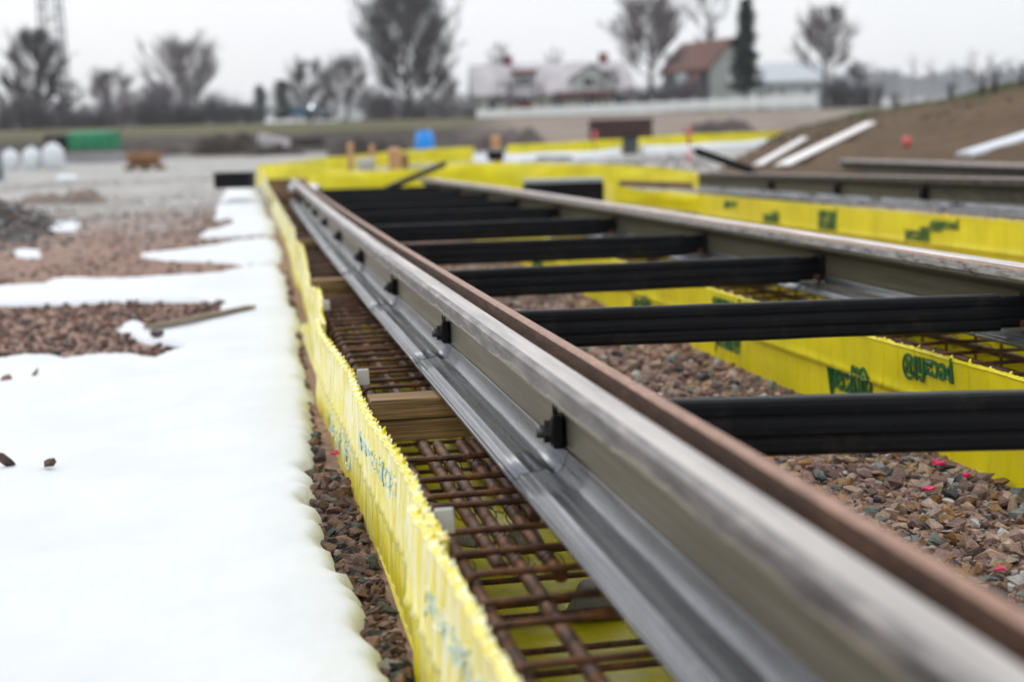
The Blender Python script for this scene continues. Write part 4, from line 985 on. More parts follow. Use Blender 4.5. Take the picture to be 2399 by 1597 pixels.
# ------------------------------------------------------------------ earth bank on the right
def bank():
    base = [(1690, 405, 19), (1735, 405, 17.6), (1850, 412, 16.6), (2000, 416, 15.8), (2200, 420, 15.0), (2399, 425, 14.4), (2700, 440, 13.6), (3300, 470, 12.5)]
    crest = [(1835, 311, 33), (1890, 296, 29), (1975, 277, 27), (2080, 257, 25), (2230, 226, 23.5), (2399, 196, 22.5), (2700, 150, 21), (3300, 70, 19)]
    Bp = [atF(*b) for b in base]; Cp = [atF(*c) for c in crest]; rows = []; N = 90; K = 26
    for i in range(N):
        u = i/(N-1)*(len(base)-1); a = min(int(u), len(base)-2); f = u-a
        b = Bp[a]*(1-f)+Bp[a+1]*f; c = Cp[a]*(1-f)+Cp[a+1]*f; row = []
        b = b + (b-c)*.25*np.array([1, 1, .6])
        for k in range(K):
            s = k/(K-1)
            if s <= .7: q = s/.7; p = b+(c-b)*q + np.array([0, 0, .02*math.sin(q*PI)])
            else: q = (s-.7)/.3; p = c + (c-b)*np.array([1, 1, 0])*q*.9 + np.array([0, 0, .15*math.sin(min(1, q*2)*PI*.5) - 1.6*q*q*max(.3, c[2])])
            n = .08*mnoise.noise((p[0]*.9, p[1]*.9, 3)) + .035*mnoise.noise((p[0]*4, p[1]*4, 1))
            row.append((p[0], p[1], p[2]+n))
        rows.append(row)
    t = NT('bank_soil'); geo = t.n('ShaderNodeNewGeometry'); P = geo.outputs['Position']
    uvn = t.n('ShaderNodeAttribute', attribute_name='up_slope')
    c = t.ramp(t.noise(1.3, 6, .75, P), [(.28, (.056, .034, .018)), (.5, (.104, .066, .036)), (.72, (.165, .112, .068))])
    c = t.mix(.4, c, t.ramp(t.noise(14, 6, .8, P), [(.3, (.045, .030, .018)), (.7, (.22, .155, .10))]))
    g = t.math('ADD', uvn.outputs['Fac'], t.math('MULTIPLY', t.math('SUBTRACT', t.noise(1.1, 5, .7, P), .5), .22))
    gm = t.math('MINIMUM', t.math('MAXIMUM', t.math('MULTIPLY', t.math('SUBTRACT', g, .60), 14), 0), 1)
    grass = t.ramp(t.noise(3.5, 6, .75, P), [(.3, (.022, .022, .010)), (.55, (.055, .062, .018)), (.75, (.10, .085, .045))])
    t.bump(t.noise(9, 6, .8, P), .8, .05); m = t.out(t.mix(gm, c, grass), .95, 0, .2)
    o = MB().grid([r[::-1] for r in rows]).build('earth_bank', m, None, kind='structure')
    at = o.data.attributes.new('up_slope', 'FLOAT', 'POINT'); at.data.foreach_set('value', np.array([(K-1-k)/(K-1) for i in range(N) for k in range(K)], dtype=np.float32))
    return Bp, Cp
Bp, Cp = bank()
def on_bank(px, py, lift=.0):
    """where the sight line meets the slope between base and crest"""
    best = None
    for F in np.linspace(13.5, 34, 700):
        p = atF(px, py, F); xs_ = [b[0] for b in Bp]
        # nearest base/crest pair by lateral angle
        r = (p-CAM) @ Rv/F; 
        rb = [((b-CAM) @ Rv)/((b-CAM) @ Fv) for b in Bp]; rc = [((c-CAM) @ Rv)/((c-CAM) @ Fv) for c in Cp]
        for u in (np.linspace(0, len(Bp)-1.001, 60)):
            a = int(u); f = u-a; b = Bp[a]*(1-f)+Bp[a+1]*f; c = Cp[a]*(1-f)+Cp[a+1]*f
            e = c-b; q = np.clip(((p-b)[:2] @ e[:2])/(e[:2] @ e[:2]), 0, 1); s = b+e*q + np.array([0, 0, .02*math.sin(q*PI)])
            dd = np.linalg.norm((p-s)*np.array([1, 1, 2]))
            if best is None or dd < best[0]: best = (dd, s)
    return best[1] + np.array([0, 0, lift])
def slope_strip(name, pa, pb, wpx, mat, label, cat, thick=.04, group=None, wob=0):
    a, b = on_bank(*pa, thick+.07), on_bank(*pb, thick+.07); v = b-a; L = np.linalg.norm(v); ex = v/L
    ey = np.cross(np.array([0, 0, 1.0]), ex); ey /= np.linalg.norm(ey); ez = np.cross(ex, ey); rows = []; n = 24
    for i in range(n+1):
        u = i/n; c = a+v*u; w = (wpx[0]*(1-u)+wpx[1]*u)*((c-CAM) @ Fv)/FPX*(1+wob*mnoise.noise((u*5, 2, 1))); row = []
        for (s, h) in ((-1.02, -1), (-1, .4), (-.8, 1), (0, 1.1), (.8, 1), (1, .4), (1.02, -1)): row.append(c + ey*s*w*.9 + ez*thick*h)
        rows.append(row)
    mb = MB(); mb.grid(rows); mb.add(rows[0], [list(range(7))[::-1]]); mb.add(rows[-1], [list(range(7))])
    o = mb.build(name, mat, None, label=label, cat=cat, group=group)
    return o
P_ = []
for k in range(1500):
    u = RNG.uniform(0, len(Bp)-1.01); a = int(u); f = u-a; b = Bp[a]*(1-f)+Bp[a+1]*f; c = Cp[a]*(1-f)+Cp[a+1]*f; q = RNG.uniform(0, .95)
    p = b+(c-b)*q; P_.append((p[0], p[1], p[2] + .02*math.sin(q*PI) + .02, RNG.uniform(.015, .055)*RNG.uniform(.5, 1), 'soil'))
stone_field('soil_clods', P_, kind='stuff')
pale = plain('pale_board', (.78, .745, .73), .7, 0, .1, 4)
slope_strip('pale_board', (1772, 402), (1888, 338), (12, 9), pale, 'shorter pale board lying up the earth bank, left of the longer one', 'board', .012, 'pale boards lying up the earth bank')
slope_strip('pale_board', (1830, 404), (2044, 302), (19, 14), pale, 'longer white board lying up the earth bank', 'board', .012, 'pale boards lying up the earth bank')
slope_strip('snow_strip', (2265, 384), (2560, 290), (26, 46), M['snow'], 'strip of old snow on the earth bank at the right picture edge', 'snow strip', .025, None, .5)
# dry twigs on the crest
def shrub(p, h, w, n, label, seed, mat=None, name='dry_shrub', group='dry shrubs along the bank crest'):
    rr = random.Random(seed); t = empty(name, tuple(p), 0, label, 'shrub', group); mb = MB()
    for k in range(n):
        a = rr.uniform(0, 2*PI); l = h*rr.uniform(.5, 1); s = w*rr.uniform(.1, .8); pts = [(0, 0, -.1), (s*.4*math.cos(a), s*.4*math.sin(a), l*.5), (s*math.cos(a), s*math.sin(a), l)]
        mb.tube(pts, [.008, .005, .0015], 4)
        for j in range(5):
            u = rr.uniform(.3, .95); q = Vector(pts[1]).lerp(Vector(pts[2]), u); e = q + Vector((rr.uniform(-1, 1)*w*.3, rr.uniform(-1, 1)*w*.3, rr.uniform(.05, .3)*h)); mb.tube([q, e], [.004, .001], 3)
    mb.build('stems', mat or M['bark'], t)
    mb = MB()
    for k in range(10): a = rr.uniform(0, 2*PI); mb.tube([(0, 0, -.05), (.1*w*math.cos(a), .1*w*math.sin(a), h*.2), (.35*w*math.cos(a), .35*w*math.sin(a), h*.22)], [.006, .004, .001], 4)
    mb.build('basal_shoots', mat or M['bark'], t)
for i, (px, py, hp, F, lab) in enumerate(((2392, 200, 55, 22.6, 'dry shrub on the bank crest at the right picture edge'), (2330, 210, 62, 22.8, 'tallest dry shrub on the bank crest'), (2300, 216, 48, 23, 'dry shrub just left of the tallest one on the crest'), (2225, 230, 40, 23.6, 'dry shrub on the crest, right of the lone thin one'), (2100, 255, 42, 25, 'lone thin dry shrub farthest left on the bank crest'))):
    shrub(atF(px, py, F), W(hp, F), W(34, F), 14, lab, 40+i)

# ------------------------------------------------------------------ far background: trees
def bare_tree(px, ytop, ybot, spread, F, label, seed, dark=False, nl=10, twigs=1.0, shape='round', trunk=.30, rad=None, group='bare winter trees', lean=0):
    rr = random.Random(seed); p = atF(px, ybot, F); H = W(ybot-ytop, F); Rr = W(spread, F)/2
    t = empty('bare_tree', tuple(p), 0, label, 'tree', group); r0 = rad or H*.024
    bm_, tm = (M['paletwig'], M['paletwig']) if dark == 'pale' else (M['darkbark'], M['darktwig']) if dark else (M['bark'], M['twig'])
    top = Vector((lean*H, 0, H*.9)); tr = []; n = 9
    for i in range(n): u = i/(n-1); tr.append(Vector((lean*H*u + .02*H*mnoise.noise((u*3, seed, 1)), .02*H*mnoise.noise((u*3, seed, 5)), -.6 + (H*.9+.6)*u)))
    MB().tube(tr, [r0*(1.25-1.15*i/(n-1)) if i else r0*1.7 for i in range(n)], 8).build('trunk', bm_, t)
    cr = MB()
    def env(z):
        u = max(0, min(1, z/H)); 
        if shape == 'round': return Rr*max(.12, math.sin(PI*min(1, max(0, (u-trunk*.55)/(1-trunk*.55)))**.85)**.75)
        if shape == 'vase': return Rr*max(.15, min(1, ((u-trunk*.5)/(.55))))*(1 if u < .85 else max(.3, 1-(u-.85)*4))
        return Rr*max(.1, 1-u*.8)
    def grow(a, d, L, r, lev):
        d = d.normalized(); m = a + d*L*.5 + Vector((rr.gauss(0, 1), rr.gauss(0, 1), rr.gauss(0, .6)))*L*.06; e = a + d*L + Vector((0, 0, L*.06))
        cr.tube([a, m, e], [r, r*.75, r*.35], 5 if lev < 2 else 3, caps=False, smooth=False)
        if lev >= 3: return
        k = (0, int(7*twigs), int(6*twigs), 0)[lev] if lev else int(8*twigs)
        k = (int(11*twigs), int(9*twigs), int(8*twigs))[lev]
        for j in range(max(2, k)):
            u = rr.uniform(.25, 1); q = a.lerp(m, u*2) if u < .5 else m.lerp(e, u*2-1)
            s = Vector((rr.gauss(0, 1), rr.gauss(0, 1), rr.gauss(.25, .7))).normalized()
            nd = (d*rr.uniform(.6, 1.2) + s*.62 + Vector((0, 0, .30))); nl_ = L*rr.uniform(.32, .62)
            mx = env(q.z); hr = math.hypot(q.x, q.y)
            if hr > mx*1.05: nl_ *= .5
            grow(q, nd, nl_, max(r*.47, .0085), lev+1)
    for k in range(nl):
        u = trunk + (1-trunk)*.9*(k+rr.random())/nl; z = H*.9*u; a = tr[min(n-1, int(u*(n-1)))].copy(); a.z = z
        an = k*2.4 + rr.uniform(-.4, .4); R_ = env(z + H*.12); up = .55 + .9*u
        d = Vector((math.cos(an), math.sin(an), up)); L = max(H*.10, R_/max(.35, d.normalized().xy.length)*rr.uniform(.62, .95)); L = min(L, (H - z)*1.1 + H*.08)
        grow(a, d, L, r0*.42*(1.1-u*.7), 0)
    cr.build('crown', tm, t)
    return t
TR = [ # px, ytop, ybot, spread, F, label, seed, dark, limbs, twigs, shape, trunk
 (98, 62, 312, 150, 105, 'tall dark bare tree at the far left, in front of the lattice mast', 1, True, 20, 1.15, 'round', .10),
 (30, 180, 310, 90, 108, 'low dark bare tree at the left picture edge', 2, True, 10, 1, 'round', .12),
 (165, 190, 305, 80, 112, 'low bare tree right of the tallest dark one at the left', 12, True, 9, .9, 'round', .12),
 (265, 172, 304, 140, 120, 'small rounded pale bare tree between two big dark ones', 3, False, 16, 1, 'round', .1),
 (440, 104, 298, 205, 118, 'broad fan-shaped bare tree left of centre', 4, False, 22, 1, 'round', .05),
 (375, 195, 298, 90, 116, 'low dark bare tree against the broad fan-shaped one', 13, True, 9, 1, 'round', .1),
 (725, 148, 278, 120, 125, 'bare tree behind the parked cars, left of the purplish one', 5, True, 16, 1.05, 'round', .08),
 (815, 140, 278, 135, 128, 'purplish bare tree left of the largest tree', 6, False, 18, 1.05, 'round', .08),
 (958, -40, 290, 225, 112, 'largest bare tree, crown cut by the top of the picture', 7, True, 34, 1.1, 'round', .12),
 (1040, 170, 285, 90, 120, 'low bare thicket tree at the right foot of the largest tree', 14, False, 10, 1, 'round', .08),
 (1172, 95, 262, 70, 150, 'thin faint bare tree behind the left end of the long house', 8, False, 8, .8, 'round', .35),
 (1302, 105, 262, 60, 170, 'faintest bare tree top above the long house roof', 15, False, 7, .8, 'round', .35),
 (1525, 4, 242, 205, 104, 'bare tree with thick trunk between the long house and the red roof', 9, False, 22, 1.0, 'round', .22),
 (1660, -30, 240, 120, 150, 'faint tall bare tree rising behind the red-roofed house', 10, False, 10, .75, 'vase', .35),
 (1188, 190, 268, 60, 112, 'small twiggy tree in front of the left end of the long house', 17, False, 8, .8, 'round', .2),
 (1262, 200, 266, 46, 111, 'smallest twiggy tree in front of the long house, left of the green dormer', 18, False, 7, .7, 'round', .2),
 (1432, 165, 258, 70, 111, 'twiggy tree in front of the right end of the long house', 19, False, 9, .8, 'round', .25),
 (1932, 12, 236, 140, 104, 'bare tree standing alone right of the white building', 11, False, 20, .95, 'round', .24),
 (2005, 150, 238, 80, 108, 'low bare bushy tree at the foot of the lone right-hand tree', 16, True, 9, 1, 'round', .08),
]
for (px, yt, yb, sp, F, lab, seed, dk, nl, tw, sh, tk) in TR: bare_tree(px, yt, yb+4, sp, F, lab, seed, dk, nl, tw, sh, tk)
def conifer(px, ytop, ybot, spread, F, label, seed, bare=.12, bushy=False, name='spruce_tree', cat='tree'):
    rr = random.Random(seed); p = atF(px, ybot, F); H = W(ybot-ytop, F); R = W(spread, F)/2
    t = empty(name, tuple(p), 0, label, cat, 'evergreens in the background')
    MB().tube([(0, 0, -.5), (0, 0, H*.5), (0, 0, H*.98)], [H*.018, H*.011, .01], 8).build('trunk', M['darkbark'], t)
    mb = MB(); nw = 26
    for w in range(nw):
        u = bare + (1-bare)*w/nw; z = H*u; q = (1-u)
        r = R*(q**.8)*(.75+.5*rr.random()) + R*.06 if not bushy else R*(math.sin(PI*min(1, (u+.18)/1.18))**.6)*(.7+.5*rr.random())
        for b in range(11):
            an = rr.uniform(0, 2*PI); L = r*rr.uniform(.55, 1.1); dr = (-.35 if not bushy else .25)*rr.uniform(.5, 1.3)
            for s in range(9):
                f = rr.uniform(.12, 1); c = Vector((math.cos(an)*L*f, math.sin(an)*L*f, z + dr*L*f*.6 + L*.12*f*f)); sz = H*.05*rr.uniform(.6, 1.4)
                d1 = Vector((rr.gauss(0, 1), rr.gauss(0, 1), rr.gauss(-.3, .5))).normalized()*sz*1.6; d2 = Vector((rr.gauss(0, 1), rr.gauss(0, 1), rr.gauss(0, .6))).normalized()*sz*.7
                mb.add([c-d2*.5, c+d2*.5, c+d1], [(0, 1, 2)])
    mb.build('crown', M['needle'], t)
conifer(1748, 2, 236, 96, 103, 'tall dark spruce in front of the gable of the red-roofed house', 71, .14)
conifer(612, 200, 280, 46, 122, 'round dark evergreen bush above the white car', 72, .0, True, 'evergreen_bush', 'bush')
conifer(662, 190, 278, 70, 123, 'broader dark evergreen bush right of the round one', 73, .0, True, 'evergreen_bush', 'bush')
def hedge(px0, px1, yt, yb, F, label, seed, mat, cat='hedge', name='hedge', group='bare hedges at the foot of the trees'):
    rr = random.Random(seed); p = atF((px0+px1)/2, yb, F); w = W(px1-px0, F); h = W(yb-yt, F); t = empty(name, tuple(p), -YAW, label, cat, group)
    mb = MB(); n = int(W(px1-px0, 112)*60)
    for k in range(n):
        x = rr.uniform(-w/2, w/2); y = rr.uniform(-.9, .9); hh = h*(.75+.6*mnoise.noise((x*.35, seed*3.7, 2)))*rr.uniform(.6, 1.1)
        b = Vector((x, y, -.4)); e = Vector((x+rr.gauss(0, .3), y+rr.gauss(0, .2), max(.3, hh))); mb.tube([b, (b+e)/2 + Vector((rr.gauss(0, .1), 0, 0)), e], [.030, .022, .006], 3, caps=False)
        for j in range(4):
            q = b.lerp(e, rr.uniform(.3, 1)); mb.tube([q, q+Vector((rr.gauss(0, .4), rr.gauss(0, .3), rr.uniform(.1, .6)))], [.018, .005], 3, caps=False)
    mb.build('twigs', mat, t); MB().tube([(-w*.45, 0, -.3), (-w*.1, .1, -.25), (w*.45, 0, -.3)], .05, 6).build('stem_base', M['darkbark'], t)
hedge(-30, 260, 225, 312, 100, 'dark tangled hedge under the trees at the far left', 1, M['darktwig'])
hedge(180, 440, 200, 306, 112, 'grey bare hedge below the small rounded tree', 2, M['twig'])
hedge(330, 610, 210, 302, 110, 'mixed bare hedge below the broad fan-shaped tree', 3, M['darktwig'])
hedge(680, 900, 178, 274, 225, 'purplish bare hedge behind the parked cars', 4, M['twig'])
hedge(860, 1130, 182, 288, 114, 'brownish bare hedge around the foot of the largest tree', 5, M['twig'])
hedge(1470, 1640, 190, 242, 107, 'bare hedge between the long house and the red-roofed house', 6, M['twig'])
hedge(1930, 2060, 190, 240, 106, 'dark hedge at the foot of the lone right-hand tree', 7, M['darktwig'])

# ------------------------------------------------------------------ buildings
wallw = plain('white_render', (.64, .65, .60), .85, 0, .08, .6); wallg = plain('pale_green_render', (.42, .45, .43), .85, 0, .08, .6); lilac = plain('weathered_lilac_roof', (.43, .41, .425), .8, 0, .30, .9, .3, 6)
redroof = plain('red_tile_roof', (.125, .054, .045), .85, 0, .25, 1.2, .4, 8); darkwall = plain('shaded_side_wall', (.115, .125, .13), .85, 0, .15, .8); glassd = plain('dark_window_glass', (.03, .035, .042), .15, 0, .2, 2)
trimr = plain('dark_red_trim', (.16, .035, .045), .7, 0, .2, 3); palew = plain('white_paint', (.90, .92, .92), .6, 0, .05, 2); palelight = plain('pale_cladding', (.50, .56, .60), .7, 0, .05, 1)
def window(par, x, z, w, h, y, glass=None):
    fr = MB()
    fr.box((x-w/2, y-.03, z), (.09, .08, h+.09)); fr.box((x+w/2, y-.03, z), (.09, .08, h+.09)); fr.box((x, y-.032, z+h/2), (w-.09, .08, .09)); fr.box((x, y-.032, z-h/2), (w-.09, .08, .09)); fr.box((x, y-.035, z), (.05, .06, h-.09))
    f = fr.build('window', palew, par); MB().box((x, y-.005, z), (w-.08, .03, h-.08)).build('pane', glass or glassd, f); return f
def gable_roof(par, w, d, z, rise, over, mat, axis='x', th=.25, x=0, y0=0, name='roof'):
    """ridge along local x (axis 'x') or y"""
    a, b = w/2+over, d/2+over; mb = MB()
    if axis == 'x':
        for s in (-1, 1):
            vs = [(x-a, y0+s*b, z-over*rise/(d/2)), (x+a, y0+s*b, z-over*rise/(d/2)), (x+a, y0, z+rise), (x-a, y0, z+rise)]
            mb.add(vs + [(p[0], p[1], p[2]+th) for p in vs], [(3, 2, 1, 0), (4, 5, 6, 7), (0, 1, 5, 4), (1, 2, 6, 5), (2, 3, 7, 6), (3, 0, 4, 7)])
    else:
        for s in (-1, 1):
            vs = [(x+s*a, y0-b, z-over*rise/(w/2)), (x+s*a, y0+b, z-over*rise/(w/2)), (x, y0+b, z+rise), (x, y0-b, z+rise)]
            mb.add(vs + [(p[0], p[1], p[2]+th) for p in vs], [(3, 2, 1, 0), (4, 5, 6, 7), (0, 1, 5, 4), (1, 2, 6, 5), (2, 3, 7, 6), (3, 0, 4, 7)])
    return mb.build(name, mat, par, fix=True)
def house_walls(par, w, d, h, rise, mat, axis='x'):
    mb = MB(); a, b = w/2, d/2; z0 = -1.2
    if axis == 'x':
        prof = [(-b, z0), (b, z0), (b, h), (0, h+rise), (-b, h)]; vs = [(s*a, y, z) for s in (-1, 1) for y, z in prof]
    else:
        prof = [(-a, z0), (a, z0), (a, h), (0, h+rise), (-a, h)]; vs = [(x, s*b, z) for s in (-1, 1) for x, z in prof]
    mb.add(vs, [[4, 3, 2, 1, 0], [5, 6, 7, 8, 9]] + [(k, (k+1) % 5, 5+(k+1) % 5, 5+k) for k in range(5)])
    return mb.build('wall', mat, par, fix=True)
# long house with the lilac roof
F = 118; t = facing('long_house', 1288, 268, F, 'long low house with a lilac-grey roof, cream walls and red-trimmed dormers', 'house', 'houses beyond the fence', yaw=.05)
w = W(338, F); he = W(44, F); ri = W(66, F)
house_walls(t, w, 9, he, ri, wallw); rf = gable_roof(t, w, 9, he, ri, .5, lilac)
for cx in (-3.2, 4.3): MB().box((cx, 0, he+ri+.35), (.7, .6, 1.1)).build('chimney', trimr, rf)
for x in (-4.6, -2.3, .15, 2.9, 4.9): window(t, x, he*.52, .95, 1.0, -4.5)
dm = MB().add([(-2.2-.85, -4.2, he+.2), (-2.2+.85, -4.2, he+.2), (-2.2+.85, -1.2, he+.2), (-2.2-.85, -1.2, he+.2), (-2.2-.85, -4.2, he+1.65), (-2.2+.85, -4.2, he+1.65), (-2.2+.85, -.6, he+1.75), (-2.2-.85, -.6, he+1.75)], [(3, 2, 1, 0), (4, 5, 6, 7), (0, 1, 5, 4), (1, 2, 6, 5), (2, 3, 7, 6), (3, 0, 4, 7)]).build('dormer', plain('grey_dormer', (.21, .20, .22), .8), t)
MB().box((-2.2, -4.25, he+1.62), (2.0, .35, .35)).build('dormer_fascia', trimr, dm); window(dm, -2.2, he+.95, 1.2, .75, -4.22)
gb = MB().add([(1.5, -4.7, he-.1), (4.3, -4.7, he-.1), (4.3, -4.7, he+1.2), (2.9, -4.7, he+2.0), (1.5, -4.7, he+1.2), (1.5, -1.5, he-.1), (4.3, -1.5, he-.1), (4.3, -1.5, he+1.2), (2.9, -1.5, he+2.0), (1.5, -1.5, he+1.2)], [[4, 3, 2, 1, 0], [5, 6, 7, 8, 9]] + [(k, (k+1) % 5, 5+(k+1) % 5, 5+k) for k in range(5)]).build('gable_dormer', plain('pale_green_dormer', (.45, .50, .46), .8), t, fix=True)
gable_roof(gb, 2.8, 3.2, he+1.2, .8, .2, lilac, 'y', .15, 2.9, -3.1, 'dormer_roof'); window(gb, 2.6, he+.75, 1.0, .9, -4.72)
MB().box((2.2, -5.1, he-.15), (4.4, .8, .38)).build('balcony_front', trimr, t)
MB().add([(-3.3, -4.55, he*.55), (-1.7, -4.55, he*.55), (-1.7, -5.5, he*.28), (-3.3, -5.5, he*.28), (-3.3, -4.55, he*.62), (-1.7, -4.55, he*.62), (-1.7, -5.5, he*.35), (-3.3, -5.5, he*.35)], [(3, 2, 1, 0), (4, 5, 6, 7), (0, 1, 5, 4), (1, 2, 6, 5), (2, 3, 7, 6), (3, 0, 4, 7)]).build('awning', trimr, t, fix=True)
# red-roofed house: gable to the camera, long side running away to the left
F = 112; t = facing('gabled_house', 1655, 246, F, 'tall house with a red tiled roof and pale gable, behind the dark spruce', 'house', 'houses beyond the fence', yaw=.48)
house_walls(t, 3.6, 6.0, W(82, F), W(58, F), wallg, 'y'); rf = gable_roof(t, 3.6, 6.0, W(82, F), W(58, F), .30, redroof, 'y', .2)
MB().box((.4, 1.2, W(136, F)), (.4, .4, .5)).build('chimney', trimr, rf)
MB().box((-1.86, 0, W(34, F)), (.12, 5.8, W(84, F))).build('shaded_side_panel', darkwall, t)  # dark panel puts the shadow of the long side into its colour
f = window(t, .2, W(60, F), .6, .8, -3.0, palelight)
fr = MB()
fr.box((-2.0, .3, W(62, F)), (.08, 1.3, 1.2)); q = fr.build('window', palew, t); MB().box((-2.06, .3, W(62, F)), (.05, 1.1, 1.0)).build('pane', palelight, q)
MB().add([(-1.95, -2.5, W(64, F)), (-1.95, -1.3, W(64, F)), (-2.9, -1.3, W(40, F)), (-2.9, -2.5, W(40, F)), (-1.95, -2.5, W(70, F)), (-1.95, -1.3, W(70, F)), (-2.9, -1.3, W(46, F)), (-2.9, -2.5, W(46, F))], [(3, 2, 1, 0), (4, 5, 6, 7), (0, 1, 5, 4), (1, 2, 6, 5), (2, 3, 7, 6), (3, 0, 4, 7)]).build('porch_roof', redroof, t, fix=True)
MB().box((-2.3, -1.9, W(18, F)), (.6, 1.0, W(40, F))).build('porch', darkwall, t)
# white building on the right
F = 125; t = facing('white_building', 1836, 244, F, 'long pale white building with three dark windows, right of the spruce', 'building', 'houses beyond the fence', yaw=-.03)
w = W(150, F); he = W(46, F); house_walls(t, w, 7, he, W(42, F), palelight); gable_roof(t, w, 7, he, W(42, F), .35, plain('pale_sheet_roof', (.42, .45, .48), .6, .1, .05, 1))
for x in (-1.6, -.7, 1.35): window(t, x, W(27, F), .62, .6, -3.5)
MB().box((-2.4, -3.55, W(10, F)), (.8, .1, W(40, F))).build('door', concg, t)
# white board fence along the top of the rise
a, b = atF(1118, 279, 103), atF(1912, 241, 99); v = b-a; L = float(np.linalg.norm(v[:2])); ang = math.atan2(v[1], v[0])
t = empty('white_fence', tuple(a), ang, 'long white board fence along the top of the rise, in front of the houses', 'fence')
N = 17
for k in range(N):
    x0 = L*k/N; zz = v[2]*(k+.5)/N; mb = MB(); h = W(20, 101)
    for j in range(9): mb.box((x0 + L/N*(j+.5)/9, 0, zz+h*.5-.08), (L/N/9*.82, .025, h+.1))
    mb.box((x0+L/N/2, .03, zz+h*.25), (L/N*.98, .03, .08)); mb.box((x0+L/N/2, .03, zz+h*.8), (L/N*.98, .03, .08)); mb.build('panel', palew, t)
for k in range(N+1): MB().box((L*k/N, .08, v[2]*k/N+W(24, 101)*.5-.3), (.1, .1, W(27, 101)+.6)).build('post', palew, t)

# ------------------------------------------------------------------ vehicles on the far road
def car(px, ybot, wpx, hpx, F, paint, label, yaw=0, van=False, lit=False, n='parked_car'):
    t = facing(n, px, ybot, F, label, 'van' if van else 'car', 'vehicles on the far road', yaw)
    L = W(wpx, F); H = W(hpx, F); D = L*.42 if not van else L*.6; g = H*.16
    side = [(-.5, .30), (-.49, .52), (-.33, .60), (-.20, .96), (.16, 1.0), (.33, .66), (.49, .58), (.5, .30), (.44, .14), (-.44, .14)] if not van else [(-.5, .15), (-.5, .97), (-.47, 1.0), (.42, 1.0), (.46, .96), (.5, .5), (.5, .15)]
    n_ = len(side); vs = []
    for (y, k) in ((-D/2, .94), (-D/2+.08*D, 1), (D/2-.08*D, 1), (D/2, .94)):
        vs += [(x*L*(.985 if k < 1 else 1), y, H*(.55+(z-.55)*k)) for x, z in side]
    fs = [list(range(n_))[::-1], [3*n_+k for k in range(n_)]] + [(i*n_+k, i*n_+(k+1) % n_, (i+1)*n_+(k+1) % n_, (i+1)*n_+k) for i in range(3) for k in range(n_)]
    MB().add(vs, fs).build('body', paint, t, fix=True)
    if not van:
        for s in (-1, 1): MB().add([(-.29*L, s*(D/2+.004), H*.64), (.26*L, s*(D/2+.004), H*.66), (.14*L, s*(D/2-.03), H*.92), (-.18*L, s*(D/2-.03), H*.90), (-.29*L, s*(D/2-.03), H*.64), (.26*L, s*(D/2-.03), H*.66), (.14*L, s*(D/2-.05), H*.92), (-.18*L, s*(D/2-.05), H*.90)], [(0, 1, 2, 3), (7, 6, 5, 4), (0, 4, 5, 1), (1, 5, 6, 2), (2, 6, 7, 3), (3, 7, 4, 0)]).build('side_window', glassd, t, fix=True)
    else: MB().box((.36*L, -D/2-.004, H*.72), (.2*L, .02, H*.28)).build('side_window', glassd, t)
    for x in (-.30, .31):
        for s in (-1, 1):
            wl = MB().tube([(x*L, s*D*.40, g), (x*L, s*D*.52, g)], H*.2, 18).build('wheel', darkmat, t); MB().tube([(x*L, s*D*.521, g), (x*L, s*D*.526, g)], H*.12, 14).build('rim', M['galv'], wl)
    for s in (-1, 1):
        MB().box((.495*L, s*D*.34, H*.47), (.03*L, D*.16, H*.1)).build('headlight', palew, t)
        MB().box((-.495*L, s*D*.34, H*.47), (.03*L, D*.14, H*.1)).build('tail_light', trimr, t)
    return t
carw = plain('white_car_paint', (.62, .65, .68), .3, 0, .05, 2); carb = plain('blue_car_paint', (.035, .13, .22), .35, .2, .1, 2); card = plain('dark_blue_paint', (.020, .034, .050), .4, .1, .1, 2); carg = plain('grey_blue_paint', (.10, .125, .16), .4, .2, .1, 2)
car(625, 283, 72, 31, 165, carw, 'white car on the far road below the evergreen bushes', .2)
car(697, 277, 66, 28, 168, carb, 'blue car right behind the white car on the far road', .2)
car(753, 282, 74, 34, 163, card, 'dark car with its headlight on, between the blue car and the white one', -1.2)
car(827, 291, 80, 32, 155, carw, 'white car beside the dark box van, left of the largest tree', .15)
car(899, 284, 46, 56, 140, card, 'dark blue box van, tallest vehicle, left of the largest tree', .3, True, n='box_van')
car(1035, 290, 60, 32, 135, carw, 'white car at the left end of the white fence', .1)
car(1092, 285, 58, 30, 138, carw, 'white car partly hidden behind the start of the white fence', .1)
car(545, 288, 110, 36, 150, carg, 'long grey-blue vehicle left of the white car, below the trees', .05, True, n='grey_van')
car(455, 298, 60, 24, 140, plain('faded_red_paint', (.21, .07, .07), .5, 0, .1, 2), 'faded red car under the broad fan-shaped tree', .1)
# the lit lamp
lm = bpy.data.materials.new('lit_headlamp'); lm.use_nodes = True; bb = lm.node_tree.nodes['Principled BSDF']; bb.inputs['Emission Color'].default_value = (.75, .95, 1, 1); bb.inputs['Emission Strength'].default_value = 13
t = facing('road_lamp', 729, 250, 160, 'single lit round lamp above the parked cars', 'lamp')
MB().tube([(0, 0, 0), (0, -.03, 0)], .125, 20).build('bulb', lm, t); MB().lathe([(.12, 0), (.15, .02), (.16, .10)], (0, .06, -.05), 14).build('housing', card, t); MB().tube([(0, .08, -3.2), (0, .08, 0)], .04, 8).build('stem', card, t)

